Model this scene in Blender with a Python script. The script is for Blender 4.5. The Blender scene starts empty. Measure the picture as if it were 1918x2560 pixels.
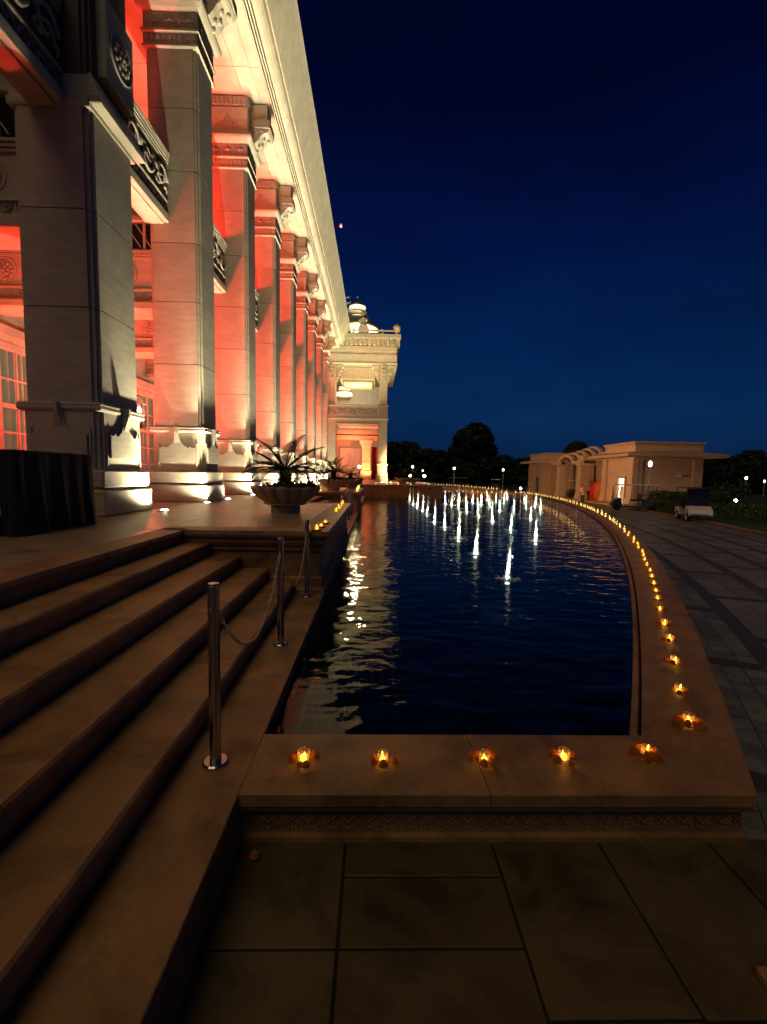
import bpy, bmesh, math, random
import numpy as np
from mathutils import Matrix, Vector
random.seed(7)
PI = math.pi
SC = bpy.context.scene
COL = SC.collection

# ------------------------------------------------------------------ camera, sky, warm fill for the palace glow, exposure
H = 1.35                                   # eye height above the pool coping (coping top is z = 0)
CF = Vector((0.0212871, 0.9964163, -0.0818617))
CR = Vector((0.9996603, -0.0199819, 0.0167304))
CU = Vector((-0.0150347, 0.0821900, 0.9965033))
FPX = 1150.0                               # focal length in pixels of the 1918 wide photograph
cam_d = bpy.data.cameras.new('camera')
cam_d.sensor_fit = 'HORIZONTAL'; cam_d.sensor_width = 36.0
cam_d.lens = FPX / 1918.0 * 36.0
cam_d.clip_start = 0.05; cam_d.clip_end = 3000
cam = bpy.data.objects.new('camera', cam_d); COL.objects.link(cam)
_m = Matrix((CR, CU, -CF)).transposed().to_4x4(); _m.translation = (0, 0, H)
cam.matrix_world = _m
SC.camera = cam

world = bpy.data.worlds.new('World'); SC.world = world; world.use_nodes = True
wn, wl = world.node_tree.nodes, world.node_tree.links
bg = wn['Background']
sky = wn.new('ShaderNodeTexSky'); sky.sky_type = 'NISHITA'; sky.sun_disc = False
sky.sun_elevation = math.radians(2.0); sky.sun_rotation = math.radians(-100); sky.air_density = 1.2; sky.ozone_density = 6.0; sky.dust_density = 0.3
# night sky after sunset: deep blue, a little lighter near the horizon, the same all round
tc = wn.new('ShaderNodeTexCoord'); sep = wn.new('ShaderNodeSeparateXYZ'); wl.new(tc.outputs['Generated'], sep.inputs[0])
ramp = wn.new('ShaderNodeValToRGB'); wl.new(sep.outputs['Z'], ramp.inputs[0])
cr = ramp.color_ramp
cr.elements[0].position = 0.0; cr.elements[0].color = (0.0030, 0.0125, 0.048, 1)
cr.elements[1].position = 1.0; cr.elements[1].color = (0.0004, 0.0004, 0.005, 1)
for pos, c in ((0.12, (0.0022, 0.0210, 0.080)), (0.26, (0.0010, 0.0135, 0.070)), (0.42, (0.0006, 0.0055, 0.046)), (0.60, (0.0004, 0.0014, 0.017))):
    e = cr.elements.new(pos); e.color = (*c, 1)
wnz = wn.new('ShaderNodeTexNoise'); wnz.inputs['Scale'].default_value = 2.2; wnz.inputs['Detail'].default_value = 5; wnz.inputs['Roughness'].default_value = 0.6
wmp = wn.new('ShaderNodeMapping'); wmp.inputs['Scale'].default_value = (1, 1, 2.6); wl.new(tc.outputs['Generated'], wmp.inputs[0]); wl.new(wmp.outputs[0], wnz.inputs['Vector'])
wmr = wn.new('ShaderNodeMapRange'); wmr.inputs[1].default_value = 0.3; wmr.inputs[2].default_value = 0.7; wmr.inputs[3].default_value = 0.80; wmr.inputs[4].default_value = 1.25; wl.new(wnz.outputs[0], wmr.inputs[0])
wvs = wn.new('ShaderNodeVectorMath'); wvs.operation = 'SCALE'; wl.new(ramp.outputs[0], wvs.inputs[0]); wl.new(wmr.outputs[0], wvs.inputs['Scale'])
mixw = wn.new('ShaderNodeMix'); mixw.data_type = 'RGBA'; mixw.inputs[0].default_value = 0.0005
wl.new(wvs.outputs[0], mixw.inputs[6]); wl.new(sky.outputs[0], mixw.inputs[7])
wl.new(mixw.outputs[2], bg.inputs[0]); bg.inputs[1].default_value = 1.0

palace_glow_d = bpy.data.lights.new('palace_glow', 'SUN'); palace_glow_d.energy = 0.34; palace_glow_d.angle = math.radians(36); palace_glow_d.color = (1.0, 0.78, 0.42)  # warm fill added to stand in for the floodlit palace's glow
palace_glow = bpy.data.objects.new('palace_glow', palace_glow_d); COL.objects.link(palace_glow)
palace_glow.rotation_euler = Vector((0.30, 0.62, -1.0)).to_track_quat('-Z', 'Y').to_euler(); palace_glow.location = (0, 0, 60)

SC.view_settings.view_transform = 'Standard'; SC.view_settings.look = 'None'
SC.view_settings.exposure = 0.0; SC.view_settings.gamma = 1.0; SC.view_settings.use_curve_mapping = False
SC.render.engine = 'CYCLES'
SC.cycles.use_denoising = True
SC.cycles.max_bounces = 7; SC.cycles.diffuse_bounces = 3; SC.cycles.glossy_bounces = 4
SC.cycles.transparent_max_bounces = 12; SC.cycles.transmission_bounces = 6
SC.cycles.sample_clamp_indirect = 4.0; SC.cycles.sample_clamp_direct = 0.0
SC.cycles.caustics_reflective = False; SC.cycles.caustics_refractive = False
SC.cycles.use_light_tree = True

# photograph pixel (1918 x 2560) -> point on a horizontal plane z, or on a plane of constant y or x
def ray(px, py): return CF + CR * ((px - 959.0) / FPX) - CU * ((py - 1280.0) / FPX)
def onz(px, py, z): d = ray(px, py); return Vector((0, 0, H)) + d * ((z - H) / d.z)
def ony(px, py, y): d = ray(px, py); return Vector((0, 0, H)) + d * (y / d.y)

# levels
ZP = 0.71        # terrace floor
ZW = -0.085      # water
ZF = -0.25       # forecourt floor at the camera's feet
ZD = -1.0        # driveway and gardens
PC = Vector((-65.2, 42.05)); PR = 77.59     # the pool's curved edge

# ------------------------------------------------------------------ materials
MATS = {}
def nt(name):
    m = bpy.data.materials.new(name); m.use_nodes = True
    b = m.node_tree.nodes['Principled BSDF']; MATS[name] = m
    return m, m.node_tree.nodes, m.node_tree.links, b
def stone(name, col, rough=0.75, var=0.25, scale=3.0, bump=0.25, fine=60.0, stain=0.0, spec=0.35, rv=0.13):
    m, n, l, b = nt(name)
    t = n.new('ShaderNodeTexCoord'); a = n.new('ShaderNodeTexNoise'); a.inputs['Scale'].default_value = scale; a.inputs['Detail'].default_value = 6
    a.inputs['Roughness'].default_value = 0.62
    l.new(t.outputs['Object'], a.inputs['Vector'])
    mp = n.new('ShaderNodeMapping'); mp.inputs['Scale'].default_value = (1, 1, 5.0); l.new(t.outputs['Object'], mp.inputs[0])
    c = n.new('ShaderNodeTexNoise'); c.inputs['Scale'].default_value = scale * 1.7; c.inputs['Detail'].default_value = 4; l.new(mp.outputs[0], c.inputs['Vector'])
    mx = n.new('ShaderNodeMath'); mx.operation = 'ADD'; l.new(a.outputs[0], mx.inputs[0]); l.new(c.outputs[0], mx.inputs[1])
    r = n.new('ShaderNodeMapRange'); r.inputs[1].default_value = 0.65; r.inputs[2].default_value = 1.35
    r.inputs[3].default_value = 1 - var; r.inputs[4].default_value = 1 + var * 0.6; l.new(mx.outputs[0], r.inputs[0])
    ob = n.new('ShaderNodeObjectInfo'); r2 = n.new('ShaderNodeMapRange'); r2.inputs[3].default_value = 1-rv; r2.inputs[4].default_value = 1+rv*0.9; l.new(ob.outputs['Random'], r2.inputs[0])
    mm = n.new('ShaderNodeMath'); mm.operation = 'MULTIPLY'; l.new(r.outputs[0], mm.inputs[0]); l.new(r2.outputs[0], mm.inputs[1])
    if stain:
        sn = n.new('ShaderNodeTexNoise'); sn.inputs['Scale'].default_value = scale*0.9; sn.inputs['Detail'].default_value = 8; sn.inputs['Roughness'].default_value = 0.7; sn.inputs['Distortion'].default_value = 1.2
        l.new(t.outputs['Object'], sn.inputs['Vector'])
        sr = n.new('ShaderNodeMapRange'); sr.inputs[1].default_value = 0.36; sr.inputs[2].default_value = 0.52; sr.inputs[3].default_value = 1-stain; sr.inputs[4].default_value = 1.0; l.new(sn.outputs[0], sr.inputs[0])
        m3 = n.new('ShaderNodeMath'); m3.operation = 'MULTIPLY'; l.new(mm.outputs[0], m3.inputs[0]); l.new(sr.outputs[0], m3.inputs[1]); mm = m3
    v = n.new('ShaderNodeVectorMath'); v.operation = 'SCALE'; v.inputs[0].default_value = col; l.new(mm.outputs[0], v.inputs['Scale'])
    l.new(v.outputs[0], b.inputs['Base Color'])
    f = n.new('ShaderNodeTexNoise'); f.inputs['Scale'].default_value = fine; f.inputs['Detail'].default_value = 5; l.new(t.outputs['Object'], f.inputs['Vector'])
    bu = n.new('ShaderNodeBump'); bu.inputs['Strength'].default_value = bump; bu.inputs['Distance'].default_value = 0.006
    ad = n.new('ShaderNodeMath'); ad.operation = 'ADD'; l.new(f.outputs[0], ad.inputs[0]); l.new(a.outputs[0], ad.inputs[1])
    l.new(ad.outputs[0], bu.inputs['Height']); l.new(bu.outputs[0], b.inputs['Normal'])
    rr = n.new('ShaderNodeMapRange'); rr.inputs[3].default_value = rough - 0.12; rr.inputs[4].default_value = min(1, rough + 0.12); l.new(c.outputs[0], rr.inputs[0]); l.new(rr.outputs[0], b.inputs['Roughness'])
    b.inputs['Specular IOR Level'].default_value = spec
    return m
def plain(name, col, rough=0.6, metal=0.0, spec=0.4, noise=0.0, nscale=8.0):
    m, n, l, b = nt(name)
    b.inputs['Base Color'].default_value = (*col, 1); b.inputs['Roughness'].default_value = rough; b.inputs['Metallic'].default_value = metal
    b.inputs['Specular IOR Level'].default_value = spec
    if noise:
        t = n.new('ShaderNodeTexCoord'); a = n.new('ShaderNodeTexNoise'); a.inputs['Scale'].default_value = nscale; a.inputs['Detail'].default_value = 5; l.new(t.outputs['Object'], a.inputs['Vector'])
        r = n.new('ShaderNodeMapRange'); r.inputs[1].default_value = 0.3; r.inputs[2].default_value = 0.7; r.inputs[3].default_value = 1 - noise; r.inputs[4].default_value = 1 + noise; l.new(a.outputs[0], r.inputs[0])
        v = n.new('ShaderNodeVectorMath'); v.operation = 'SCALE'; v.inputs[0].default_value = col; l.new(r.outputs[0], v.inputs['Scale']); l.new(v.outputs[0], b.inputs['Base Color'])
    return m
def glow(name, col, strength, base=(0.8, 0.8, 0.8)):
    m, n, l, b = nt(name)
    b.inputs['Base Color'].default_value = (*base, 1); b.inputs['Emission Color'].default_value = (*col, 1); b.inputs['Emission Strength'].default_value = strength
    return m

stone('stone', (0.59, 0.515, 0.385), 0.78, 0.22, 1.6, 0.3, 60.0, 0.10)
stone('stone_carved', (0.50, 0.43, 0.34), 0.85, 0.30, 6.0, 0.3)
stone('stone_joint', (0.16, 0.12, 0.09), 0.9)
stone('floor_stone', (0.46, 0.32, 0.20), 0.32, 0.30, 2.2, 0.35, 25.0, 0.35, spec=0.5)
stone('step_stone', (0.42, 0.232, 0.095), 0.52, 0.42, 2.0, 0.4, 40.0, 0.45)
stone('coping_stone', (0.37, 0.205, 0.075), 0.48, 0.40, 2.4, 0.4, 40.0, 0.45)
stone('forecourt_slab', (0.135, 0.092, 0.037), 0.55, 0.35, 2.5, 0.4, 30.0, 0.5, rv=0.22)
stone('joint_dark', (0.02, 0.016, 0.012), 0.9)
stone('paver', (0.22, 0.20, 0.165), 0.50, 0.30, 4.0, 0.4, 40.0, 0.3, rv=0.25)
stone('paver_band', (0.075, 0.066, 0.056), 0.55, 0.30, 4.0, 0.4, 40.0)
stone('plaster', (0.50, 0.34, 0.215), 0.85, 0.15, 1.0, 0.15)
stone('planter_stone', (0.48, 0.37, 0.23), 0.8, 0.30, 5.0, 0.3)
stone('soil', (0.03, 0.022, 0.015), 1.0)
stone('grass', (0.025, 0.04, 0.014), 1.0, 0.4, 1.2, 0.6, 30.0)
plain('steel', (0.56, 0.54, 0.52), 0.22, 1.0, noise=0.08, nscale=20)
plain('chain_steel', (0.62, 0.56, 0.50), 0.38, 1.0)
plain('black_metal', (0.012, 0.012, 0.012), 0.45)
plain('black_cloth', (0.010, 0.010, 0.011), 0.65, noise=0.3)
plain('pale_cord', (0.55, 0.55, 0.5), 0.6)
plain('lamp_pole', (0.70, 0.58, 0.42), 0.5)
plain('white_paint', (0.78, 0.75, 0.72), 0.4, noise=0.05)
plain('window_frame', (0.62, 0.50, 0.40), 0.6, noise=0.08)
plain('glass_dark', (0.02, 0.02, 0.022), 0.08, spec=0.6)
plain('rubber', (0.012, 0.012, 0.012), 0.8)
plain('cart_white', (0.74, 0.66, 0.62), 0.35, noise=0.05)
plain('cart_black', (0.03, 0.03, 0.032), 0.3, spec=0.6)
plain('seat_vinyl', (0.05, 0.04, 0.035), 0.5)
plain('gold', (0.55, 0.36, 0.07), 0.35, 0.9)
plain('red_cloth', (0.45, 0.02, 0.02), 0.8, noise=0.15)
plain('orange_cloth', (0.55, 0.13, 0.03), 0.8, noise=0.15)
plain('bark', (0.05, 0.035, 0.022), 0.95, noise=0.3)
plain('pool_tile', (0.006, 0.011, 0.017), 0.8, spec=0.08, noise=0.4, nscale=3)
plain('pool_grout', (0.05, 0.06, 0.068), 0.9, spec=0.05)
plain('skin', (0.32, 0.18, 0.11), 0.6)
plain('hair', (0.01, 0.008, 0.007), 0.6)
plain('shirt_pink', (0.62, 0.36, 0.30), 0.8)
plain('trousers', (0.02, 0.018, 0.02), 0.8)
def leafmat(name, col, trans=0.25):
    m, n, l, b = nt(name)
    ob = n.new('ShaderNodeTexCoord'); a = n.new('ShaderNodeTexNoise'); a.inputs['Scale'].default_value = 2.5; l.new(ob.outputs['Object'], a.inputs['Vector'])
    r = n.new('ShaderNodeMapRange'); r.inputs[1].default_value = 0.3; r.inputs[2].default_value = 0.7; r.inputs[3].default_value = 0.55; r.inputs[4].default_value = 1.4; l.new(a.outputs[0], r.inputs[0])
    v = n.new('ShaderNodeVectorMath'); v.operation = 'SCALE'; v.inputs[0].default_value = col; l.new(r.outputs[0], v.inputs['Scale']); l.new(v.outputs[0], b.inputs['Base Color'])
    b.inputs['Roughness'].default_value = 0.5; b.inputs['Specular IOR Level'].default_value = 0.3
    return m
leafmat('cycad_leaf', (0.028, 0.045, 0.016))
leafmat('tree_leaf', (0.030, 0.042, 0.018))
leafmat('bush_leaf', (0.060, 0.11, 0.025))
def marigold():
    m, n, l, b = nt('marigold')
    ob = n.new('ShaderNodeObjectInfo'); r = n.new('ShaderNodeValToRGB'); l.new(ob.outputs['Random'], r.inputs[0])
    r.color_ramp.elements[0].color = (0.50, 0.10, 0.006, 1); r.color_ramp.elements[1].color = (0.62, 0.22, 0.012, 1)
    l.new(r.outputs[0], b.inputs['Base Color']); b.inputs['Roughness'].default_value = 0.8
marigold()
glow('candle_wax', (1.0, 0.50, 0.05), 2.6, (0.8, 0.5, 0.15))
glow('candle_flame', (1.0, 0.50, 0.08), 6.0)
glow('far_candle', (1.0, 0.58, 0.11), 2.6)
glow('uplight_lens', (1.0, 0.90, 0.66), 30.0)
glow('red_lens', (1.0, 0.06, 0.02), 6.0)
glow('lamp_globe', (1.0, 0.93, 0.78), 5.0)
glow('flood_lens', (1.0, 0.97, 0.86), 40.0)
glow('jet_lamp', (0.90, 1.0, 0.72), 5.0)
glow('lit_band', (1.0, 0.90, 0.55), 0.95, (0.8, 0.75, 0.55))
glow('lit_room', (1.0, 0.92, 0.72), 1.3)
glow('beacon', (1.0, 0.12, 0.10), 1.0)
glow('lantern_bulb', (1.0, 0.92, 0.85), 6.0)
def curtain():
    m, n, l, b = nt('curtain')
    b.inputs['Base Color'].default_value = (0.10, 0.15, 0.085, 1); b.inputs['Roughness'].default_value = 0.9
    b.inputs['Emission Color'].default_value = (0.42, 0.60, 0.36, 1); b.inputs['Emission Strength'].default_value = 0.12  # light of the room behind is put into the cloth as emission
curtain()
def jar_glass():
    m, n, l, b = nt('jar_glass')
    n.remove(b); o = n['Material Output']
    t = n.new('ShaderNodeBsdfTransparent'); t.inputs[0].default_value = (1.0, 0.97, 0.92, 1)
    g = n.new('ShaderNodeBsdfGlossy'); g.inputs['Roughness'].default_value = 0.05
    f = n.new('ShaderNodeFresnel'); f.inputs[0].default_value = 1.22
    x = n.new('ShaderNodeMixShader'); l.new(f.outputs[0], x.inputs[0]); l.new(t.outputs[0], x.inputs[1]); l.new(g.outputs[0], x.inputs[2])
    tl = n.new('ShaderNodeBsdfTranslucent'); tl.inputs[0].default_value = (0.9, 0.75, 0.5, 1)
    y = n.new('ShaderNodeMixShader'); y.inputs[0].default_value = 0.14; l.new(x.outputs[0], y.inputs[1]); l.new(tl.outputs[0], y.inputs[2]); l.new(y.outputs[0], o.inputs[0])
jar_glass()
def foam():
    m, n, l, b = nt('jet_water')
    n.remove(b); o = n['Material Output']
    d = n.new('ShaderNodeBsdfDiffuse'); d.inputs[0].default_value = (0.92, 0.95, 0.90, 1)
    t = n.new('ShaderNodeBsdfTranslucent'); t.inputs[0].default_value = (0.92, 0.96, 0.90, 1)
    g = n.new('ShaderNodeBsdfGlossy'); g.inputs['Roughness'].default_value = 0.15
    p = n.new('ShaderNodeBsdfTransparent')
    x1 = n.new('ShaderNodeMixShader'); x1.inputs[0].default_value = 0.75; l.new(d.outputs[0], x1.inputs[1]); l.new(t.outputs[0], x1.inputs[2])
    x2 = n.new('ShaderNodeMixShader'); x2.inputs[0].default_value = 0.10; l.new(x1.outputs[0], x2.inputs[1]); l.new(g.outputs[0], x2.inputs[2])
    x3 = n.new('ShaderNodeMixShader'); x3.inputs[0].default_value = 0.12; l.new(x2.outputs[0], x3.inputs[1]); l.new(p.outputs[0], x3.inputs[2])
    l.new(x3.outputs[0], o.inputs[0])
foam()
def water_mat():
    m, n, l, b = nt('water')
    n.remove(b); o = n['Material Output']
    t = n.new('ShaderNodeTexCoord'); sp = n.new('ShaderNodeSeparateXYZ'); l.new(t.outputs['Object'], sp.inputs[0])
    def noise(scale, detail, sx=1.0, dist=0.0):
        mp = n.new('ShaderNodeMapping'); mp.inputs['Scale'].default_value = (sx, 1, 1); l.new(t.outputs['Object'], mp.inputs[0])
        a = n.new('ShaderNodeTexNoise'); a.inputs['Scale'].default_value = scale; a.inputs['Detail'].default_value = detail; a.inputs['Distortion'].default_value = dist
        l.new(mp.outputs[0], a.inputs['Vector']); return a
    a = noise(4.2, 1.2, 0.60, 0.4); c = noise(10.0, 2.0, 0.62, 0.2); e = noise(21.0, 2.0, 0.7)
    # the jets stir the water: ripples grow from the still near end towards them
    g = n.new('ShaderNodeMapRange'); g.interpolation_type = 'SMOOTHSTEP'; g.inputs[1].default_value = 2.6; g.inputs[2].default_value = 8.5; g.inputs[3].default_value = 0.7; g.inputs[4].default_value = 1.0
    l.new(sp.outputs['Y'], g.inputs[0])
    def mul(s, k):
        q = n.new('ShaderNodeMath'); q.operation = 'MULTIPLY'; l.new(s, q.inputs[0])
        if isinstance(k, float): q.inputs[1].default_value = k
        else: l.new(k, q.inputs[1])
        return q.outputs[0]
    def add(p, q):
        z = n.new('ShaderNodeMath'); z.operation = 'ADD'; l.new(p, z.inputs[0]); l.new(q, z.inputs[1]); return z.outputs[0]
    h = add(mul(a.outputs[0], 0.80), add(mul(mul(c.outputs[0], 0.22), g.outputs[0]), mul(mul(e.outputs[0], 0.04), g.outputs[0])))
    bu = n.new('ShaderNodeBump'); bu.inputs['Strength'].default_value = 1.0; bu.inputs['Distance'].default_value = 0.03; l.new(h, bu.inputs['Height'])
    f = n.new('ShaderNodeFresnel'); f.inputs[0].default_value = 1.44; l.new(bu.outputs[0], f.inputs['Normal'])
    gl = n.new('ShaderNodeBsdfGlossy'); gl.inputs['Roughness'].default_value = 0.012; l.new(bu.outputs[0], gl.inputs['Normal'])
    tr = n.new('ShaderNodeBsdfTransparent'); tr.inputs[0].default_value = (0.55, 0.72, 0.80, 1)
    x = n.new('ShaderNodeMixShader'); l.new(f.outputs[0], x.inputs[0]); l.new(tr.outputs[0], x.inputs[1]); l.new(gl.outputs[0], x.inputs[2]); l.new(x.outputs[0], o.inputs[0])
water_mat()

# ------------------------------------------------------------------ mesh helpers
class MB:
    def __init__(s): s.v = []; s.f = []; s.M = Matrix.Identity(4); s.sm = False
    def at(s, M): s.M = M; return s
    def add(s, vs, fs):
        o = len(s.v); M = s.M
        s.v += [tuple(M @ Vector(p)) for p in vs]; s.f += [tuple(i + o for i in f) for f in fs]; return s
    def box(s, x0, x1, y0, y1, z0, z1, bev=0.0):
        if bev <= 0:
            return s.add([(x0,y0,z0),(x1,y0,z0),(x1,y1,z0),(x0,y1,z0),(x0,y0,z1),(x1,y0,z1),(x1,y1,z1),(x0,y1,z1)],
                [(0,3,2,1),(4,5,6,7),(0,1,5,4),(1,2,6,5),(2,3,7,6),(3,0,4,7)])
        b = min(bev, (x1-x0)/2.1, (y1-y0)/2.1, (z1-z0)/2.1)
        r = lambda d: [(x0+d,y0+d),(x1-d,y0+d),(x1-d,y1-d),(x0+d,y1-d)]
        def ring(d, z):
            return [(x0+b*(1 if d else 1), y0, z)] if False else None
        vs = []
        for z, d in ((z0, b), (z0+b, 0), (z1-b, 0), (z1, b)):
            vs += [(x0+d+(b if d == 0 else 0), y0+d, z), (x1-d-(b if d == 0 else 0), y0+d, z), (x1-d, y0+d+(b if d == 0 else 0), z), (x1-d, y1-d-(b if d == 0 else 0), z),
                   (x1-d-(b if d == 0 else 0), y1-d, z), (x0+d+(b if d == 0 else 0), y1-d, z), (x0+d, y1-d-(b if d == 0 else 0), z), (x0+d, y0+d+(b if d == 0 else 0), z)]
        fs = [tuple(range(7, -1, -1)), tuple(range(24, 32))]
        for k in range(3):
            for i in range(8):
                j = (i + 1) % 8; fs.append((k*8+i, k*8+j, k*8+8+j, k*8+8+i))
        return s.add(vs, fs)
    def prism(s, poly, z0, z1):          # polygon (x, y), counter-clockwise, extruded in z
        n = len(poly)
        return s.add([(x, y, z0) for x, y in poly] + [(x, y, z1) for x, y in poly],
            [tuple(range(n-1, -1, -1)), tuple(range(n, 2*n))] + [(i, (i+1) % n, n+(i+1) % n, n+i) for i in range(n)])
    def sweep(s, prof, path, closed_prof=True, caps=True):   # prof: (out, z); path: (x, y) points with outward normals (nx, ny)
        n = len(prof); vs = []; fs = []
        for (x, y, nx, ny) in path: vs += [(x + nx*o, y + ny*o, z) for o, z in prof]
        for k in range(len(path) - 1):
            for i in range(n if closed_prof else n - 1):
                j = (i + 1) % n; fs.append((k*n+i, (k+1)*n+i, (k+1)*n+j, k*n+j))
        if caps and closed_prof: fs += [tuple(range(n)), tuple(range(len(vs)-1, len(vs)-1-n, -1))]
        return s.add(vs, fs)
    def lathe(s, prof, seg=16, c=(0, 0, 0), cap=True):
        vs = []; fs = []; n = len(prof)
        for k in range(seg):
            a = 2*PI*k/seg; vs += [(c[0]+r*math.cos(a), c[1]+r*math.sin(a), c[2]+z) for r, z in prof]
        for k in range(seg):
            q = (k+1) % seg
            for i in range(n-1): fs.append((k*n+i, q*n+i, q*n+i+1, k*n+i+1))
        if cap:
            if prof[0][0] > 1e-6: fs.append(tuple(k*n for k in range(seg-1, -1, -1)))
            if prof[-1][0] > 1e-6: fs.append(tuple(k*n+n-1 for k in range(seg)))
        return s.add(vs, fs)
    def tube(s, pts, r, seg=6, cap=True):
        pts = [Vector(p) for p in pts]; rs = r if isinstance(r, (list, tuple)) else [r]*len(pts)
        vs = []; fs = []; up = Vector((0, 0, 1))
        for i, p in enumerate(pts):
            d = (pts[min(i+1, len(pts)-1)] - pts[max(i-1, 0)])
            if d.length < 1e-9: d = Vector((0, 0, 1))
            d.normalize(); u = d.cross(up)
            if u.length < 1e-3: u = d.cross(Vector((1, 0, 0)))
            u.normalize(); w = u.cross(d)
            vs += [tuple(p + (u*math.cos(2*PI*k/seg) + w*math.sin(2*PI*k/seg))*rs[i]) for k in range(seg)]
        for i in range(len(pts)-1):
            for k in range(seg):
                j = (k+1) % seg; fs.append((i*seg+k, i*seg+j, (i+1)*seg+j, (i+1)*seg+k))
        if cap: fs += [tuple(range(seg-1, -1, -1)), tuple(range(len(vs)-seg, len(vs)))]
        return s.add(vs, fs)
    def ell(s, c, rx, ry, rz, seg=8, rings=5):
        prof = [(math.sin(PI*i/rings), -math.cos(PI*i/rings)) for i in range(rings+1)]
        vs = []; fs = []; n = len(prof)
        for k in range(seg):
            a = 2*PI*k/seg; vs += [(c[0]+rx*r*math.cos(a), c[1]+ry*r*math.sin(a), c[2]+rz*z) for r, z in prof]
        for k in range(seg):
            q = (k+1) % seg
            for i in range(n-1): fs.append((k*n+i, q*n+i, q*n+i+1, k*n+i+1))
        return s.add(vs, fs)
    def mesh(s, name, mat, smooth=False, clean=True):
        me = bpy.data.meshes.new(name); me.from_pydata(s.v, [], s.f)
        me.materials.append(MATS[mat])
        if clean:
            bm = bmesh.new(); bm.from_mesh(me); bmesh.ops.remove_doubles(bm, verts=bm.verts, dist=1e-6); bmesh.ops.recalc_face_normals(bm, faces=bm.faces); bm.to_mesh(me); bm.free()
        if smooth:
            for p in me.polygons: p.use_smooth = True
        me.update(); return me
    def build(s, name, mat, parent=None, smooth=False, clean=True): return put(name, s.mesh(name, mat, smooth, clean), parent)
def put(name, me, parent=None, loc=(0, 0, 0), rz=0.0, scale=None):
    o = bpy.data.objects.new(name, me); COL.objects.link(o)
    o.location = loc; o.rotation_euler = (0, 0, rz)
    if scale: o.scale = scale if isinstance(scale, (tuple, list)) else (scale,)*3
    if parent: o.parent = parent
    return o
def empty(name, loc=(0, 0, 0), rz=0.0, parent=None):
    o = bpy.data.objects.new(name, None); COL.objects.link(o); o.location = loc; o.rotation_euler = (0, 0, rz); o.empty_display_size = 0.2
    if parent: o.parent = parent
    return o
def tag(o, label=None, cat=None, group=None, kind=None):
    if label: o['label'] = label
    if cat: o['category'] = cat
    if group: o['group'] = group
    if kind: o['kind'] = kind
    return o
def copy_tree(o, parent=None):
    c = o.copy(); COL.objects.link(c)
    if parent is not None: c.parent = parent
    for ch in list(o.children): copy_tree(ch, c)
    return c
def light(kind, name, loc, energy, col, radius=0.05, aim=None, cone=None, blend=0.5, parent=None):
    d = bpy.data.lights.new(name, kind); d.energy = energy; d.color = col
    if kind != 'AREA': d.shadow_soft_size = radius
    else: d.size = radius
    if cone: d.spot_size = math.radians(cone); d.spot_blend = blend
    o = bpy.data.objects.new(name, d); COL.objects.link(o); o.location = loc
    if aim is not None: o.rotation_euler = (Vector(aim) - Vector(loc)).to_track_quat('-Z', 'Y').to_euler()
    if parent: o.parent = parent; o.matrix_parent_inverse = parent.matrix_basis.inverted()
    return o
T = Matrix.Translation
def RX(a): return Matrix.Rotation(a, 4, 'X')
def RY(a): return Matrix.Rotation(a, 4, 'Y')
def RZ(a): return Matrix.Rotation(a, 4, 'Z')
def arc(r, th): return PC.x + r*math.cos(th), PC.y + r*math.sin(th)      # point on the pool's curve
def arc_th(y, r=PR): return math.asin((y - PC.y) / r)

# ------------------------------------------------------------------ the setting: ground, driveway, forecourt, terrace, steps, pool
g = MB().box(-600, 900, -300, 1400, ZD-0.5, ZD-0.012).build('ground', 'grass'); tag(g, kind='structure')

R_OUT = PR + 0.44
def polar_quad(mb, r0, r1, t0, t1, z0, z1, seg=1):
    for k in range(seg):
        a, b = t0 + (t1-t0)*k/seg, t0 + (t1-t0)*(k+1)/seg
        mb.prism([arc(r0, a), arc(r1, a), arc(r1, b), arc(r0, b)], z0, z1)
    return mb
drive = polar_quad(MB(), R_OUT - 0.05, R_OUT + 7.0, arc_th(-4, R_OUT), arc_th(80, R_OUT), ZD-0.3, ZD-0.004, 60).build('driveway', 'paver_band'); tag(drive, kind='structure')
n_small = 0
for s_ in range(6):
    r0 = R_OUT + 0.12 + s_*1.16; r1 = r0 + 0.92
    dth = 2.75 / r0; off = (s_ % 2)*0.5*dth
    k0 = 0; t = arc_th(-1.0, R_OUT) + off - dth
    while t < arc_th(70, R_OUT):
        t1 = t + dth - 0.26/r0
        y = arc(r0, (t+t1)/2)[1]
        if s_ < 3 and 1.5 < y < 13.5 and n_small < 270:
            nr, nn = 4, 10
            for i in range(nr):
                for j in range(nn):
                    g_ = 0.006
                    a, b = r0 + (r1-r0)*i/nr + g_, r0 + (r1-r0)*(i+1)/nr - g_
                    c, d = t + (t1-t)*j/nn + g_/r0, t + (t1-t)*(j+1)/nn - g_/r0
                    polar_quad(MB(), a, b, c, d, ZD-0.05, ZD + random.uniform(-0.0015, 0.003)).build('paver', 'paver', drive, clean=False); n_small += 1
        elif y < 45 or s_ % 1 == 0:
            m_ = MB(); nr, nn = (2, 3) if y < 30 else (1, 2)
            for i in range(nr):
                for j in range(nn):
                    a, b = r0 + (r1-r0)*i/nr + 0.008, r0 + (r1-r0)*(i+1)/nr - 0.008
                    c, d = t + (t1-t)*j/nn + 0.008/r0, t + (t1-t)*(j+1)/nn - 0.008/r0
                    if y < 26: polar_quad(MB(), a, b, c, d, ZD-0.05, ZD + random.uniform(-0.001, 0.003)).build('paving_slab', 'paver', drive, clean=False)
                    else: polar_quad(m_, a, b, c, d, ZD-0.05, ZD + random.uniform(-0.001, 0.003))
            if m_.v: m_.build('paving_panel', 'paver', drive, clean=False)
        t += dth

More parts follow.
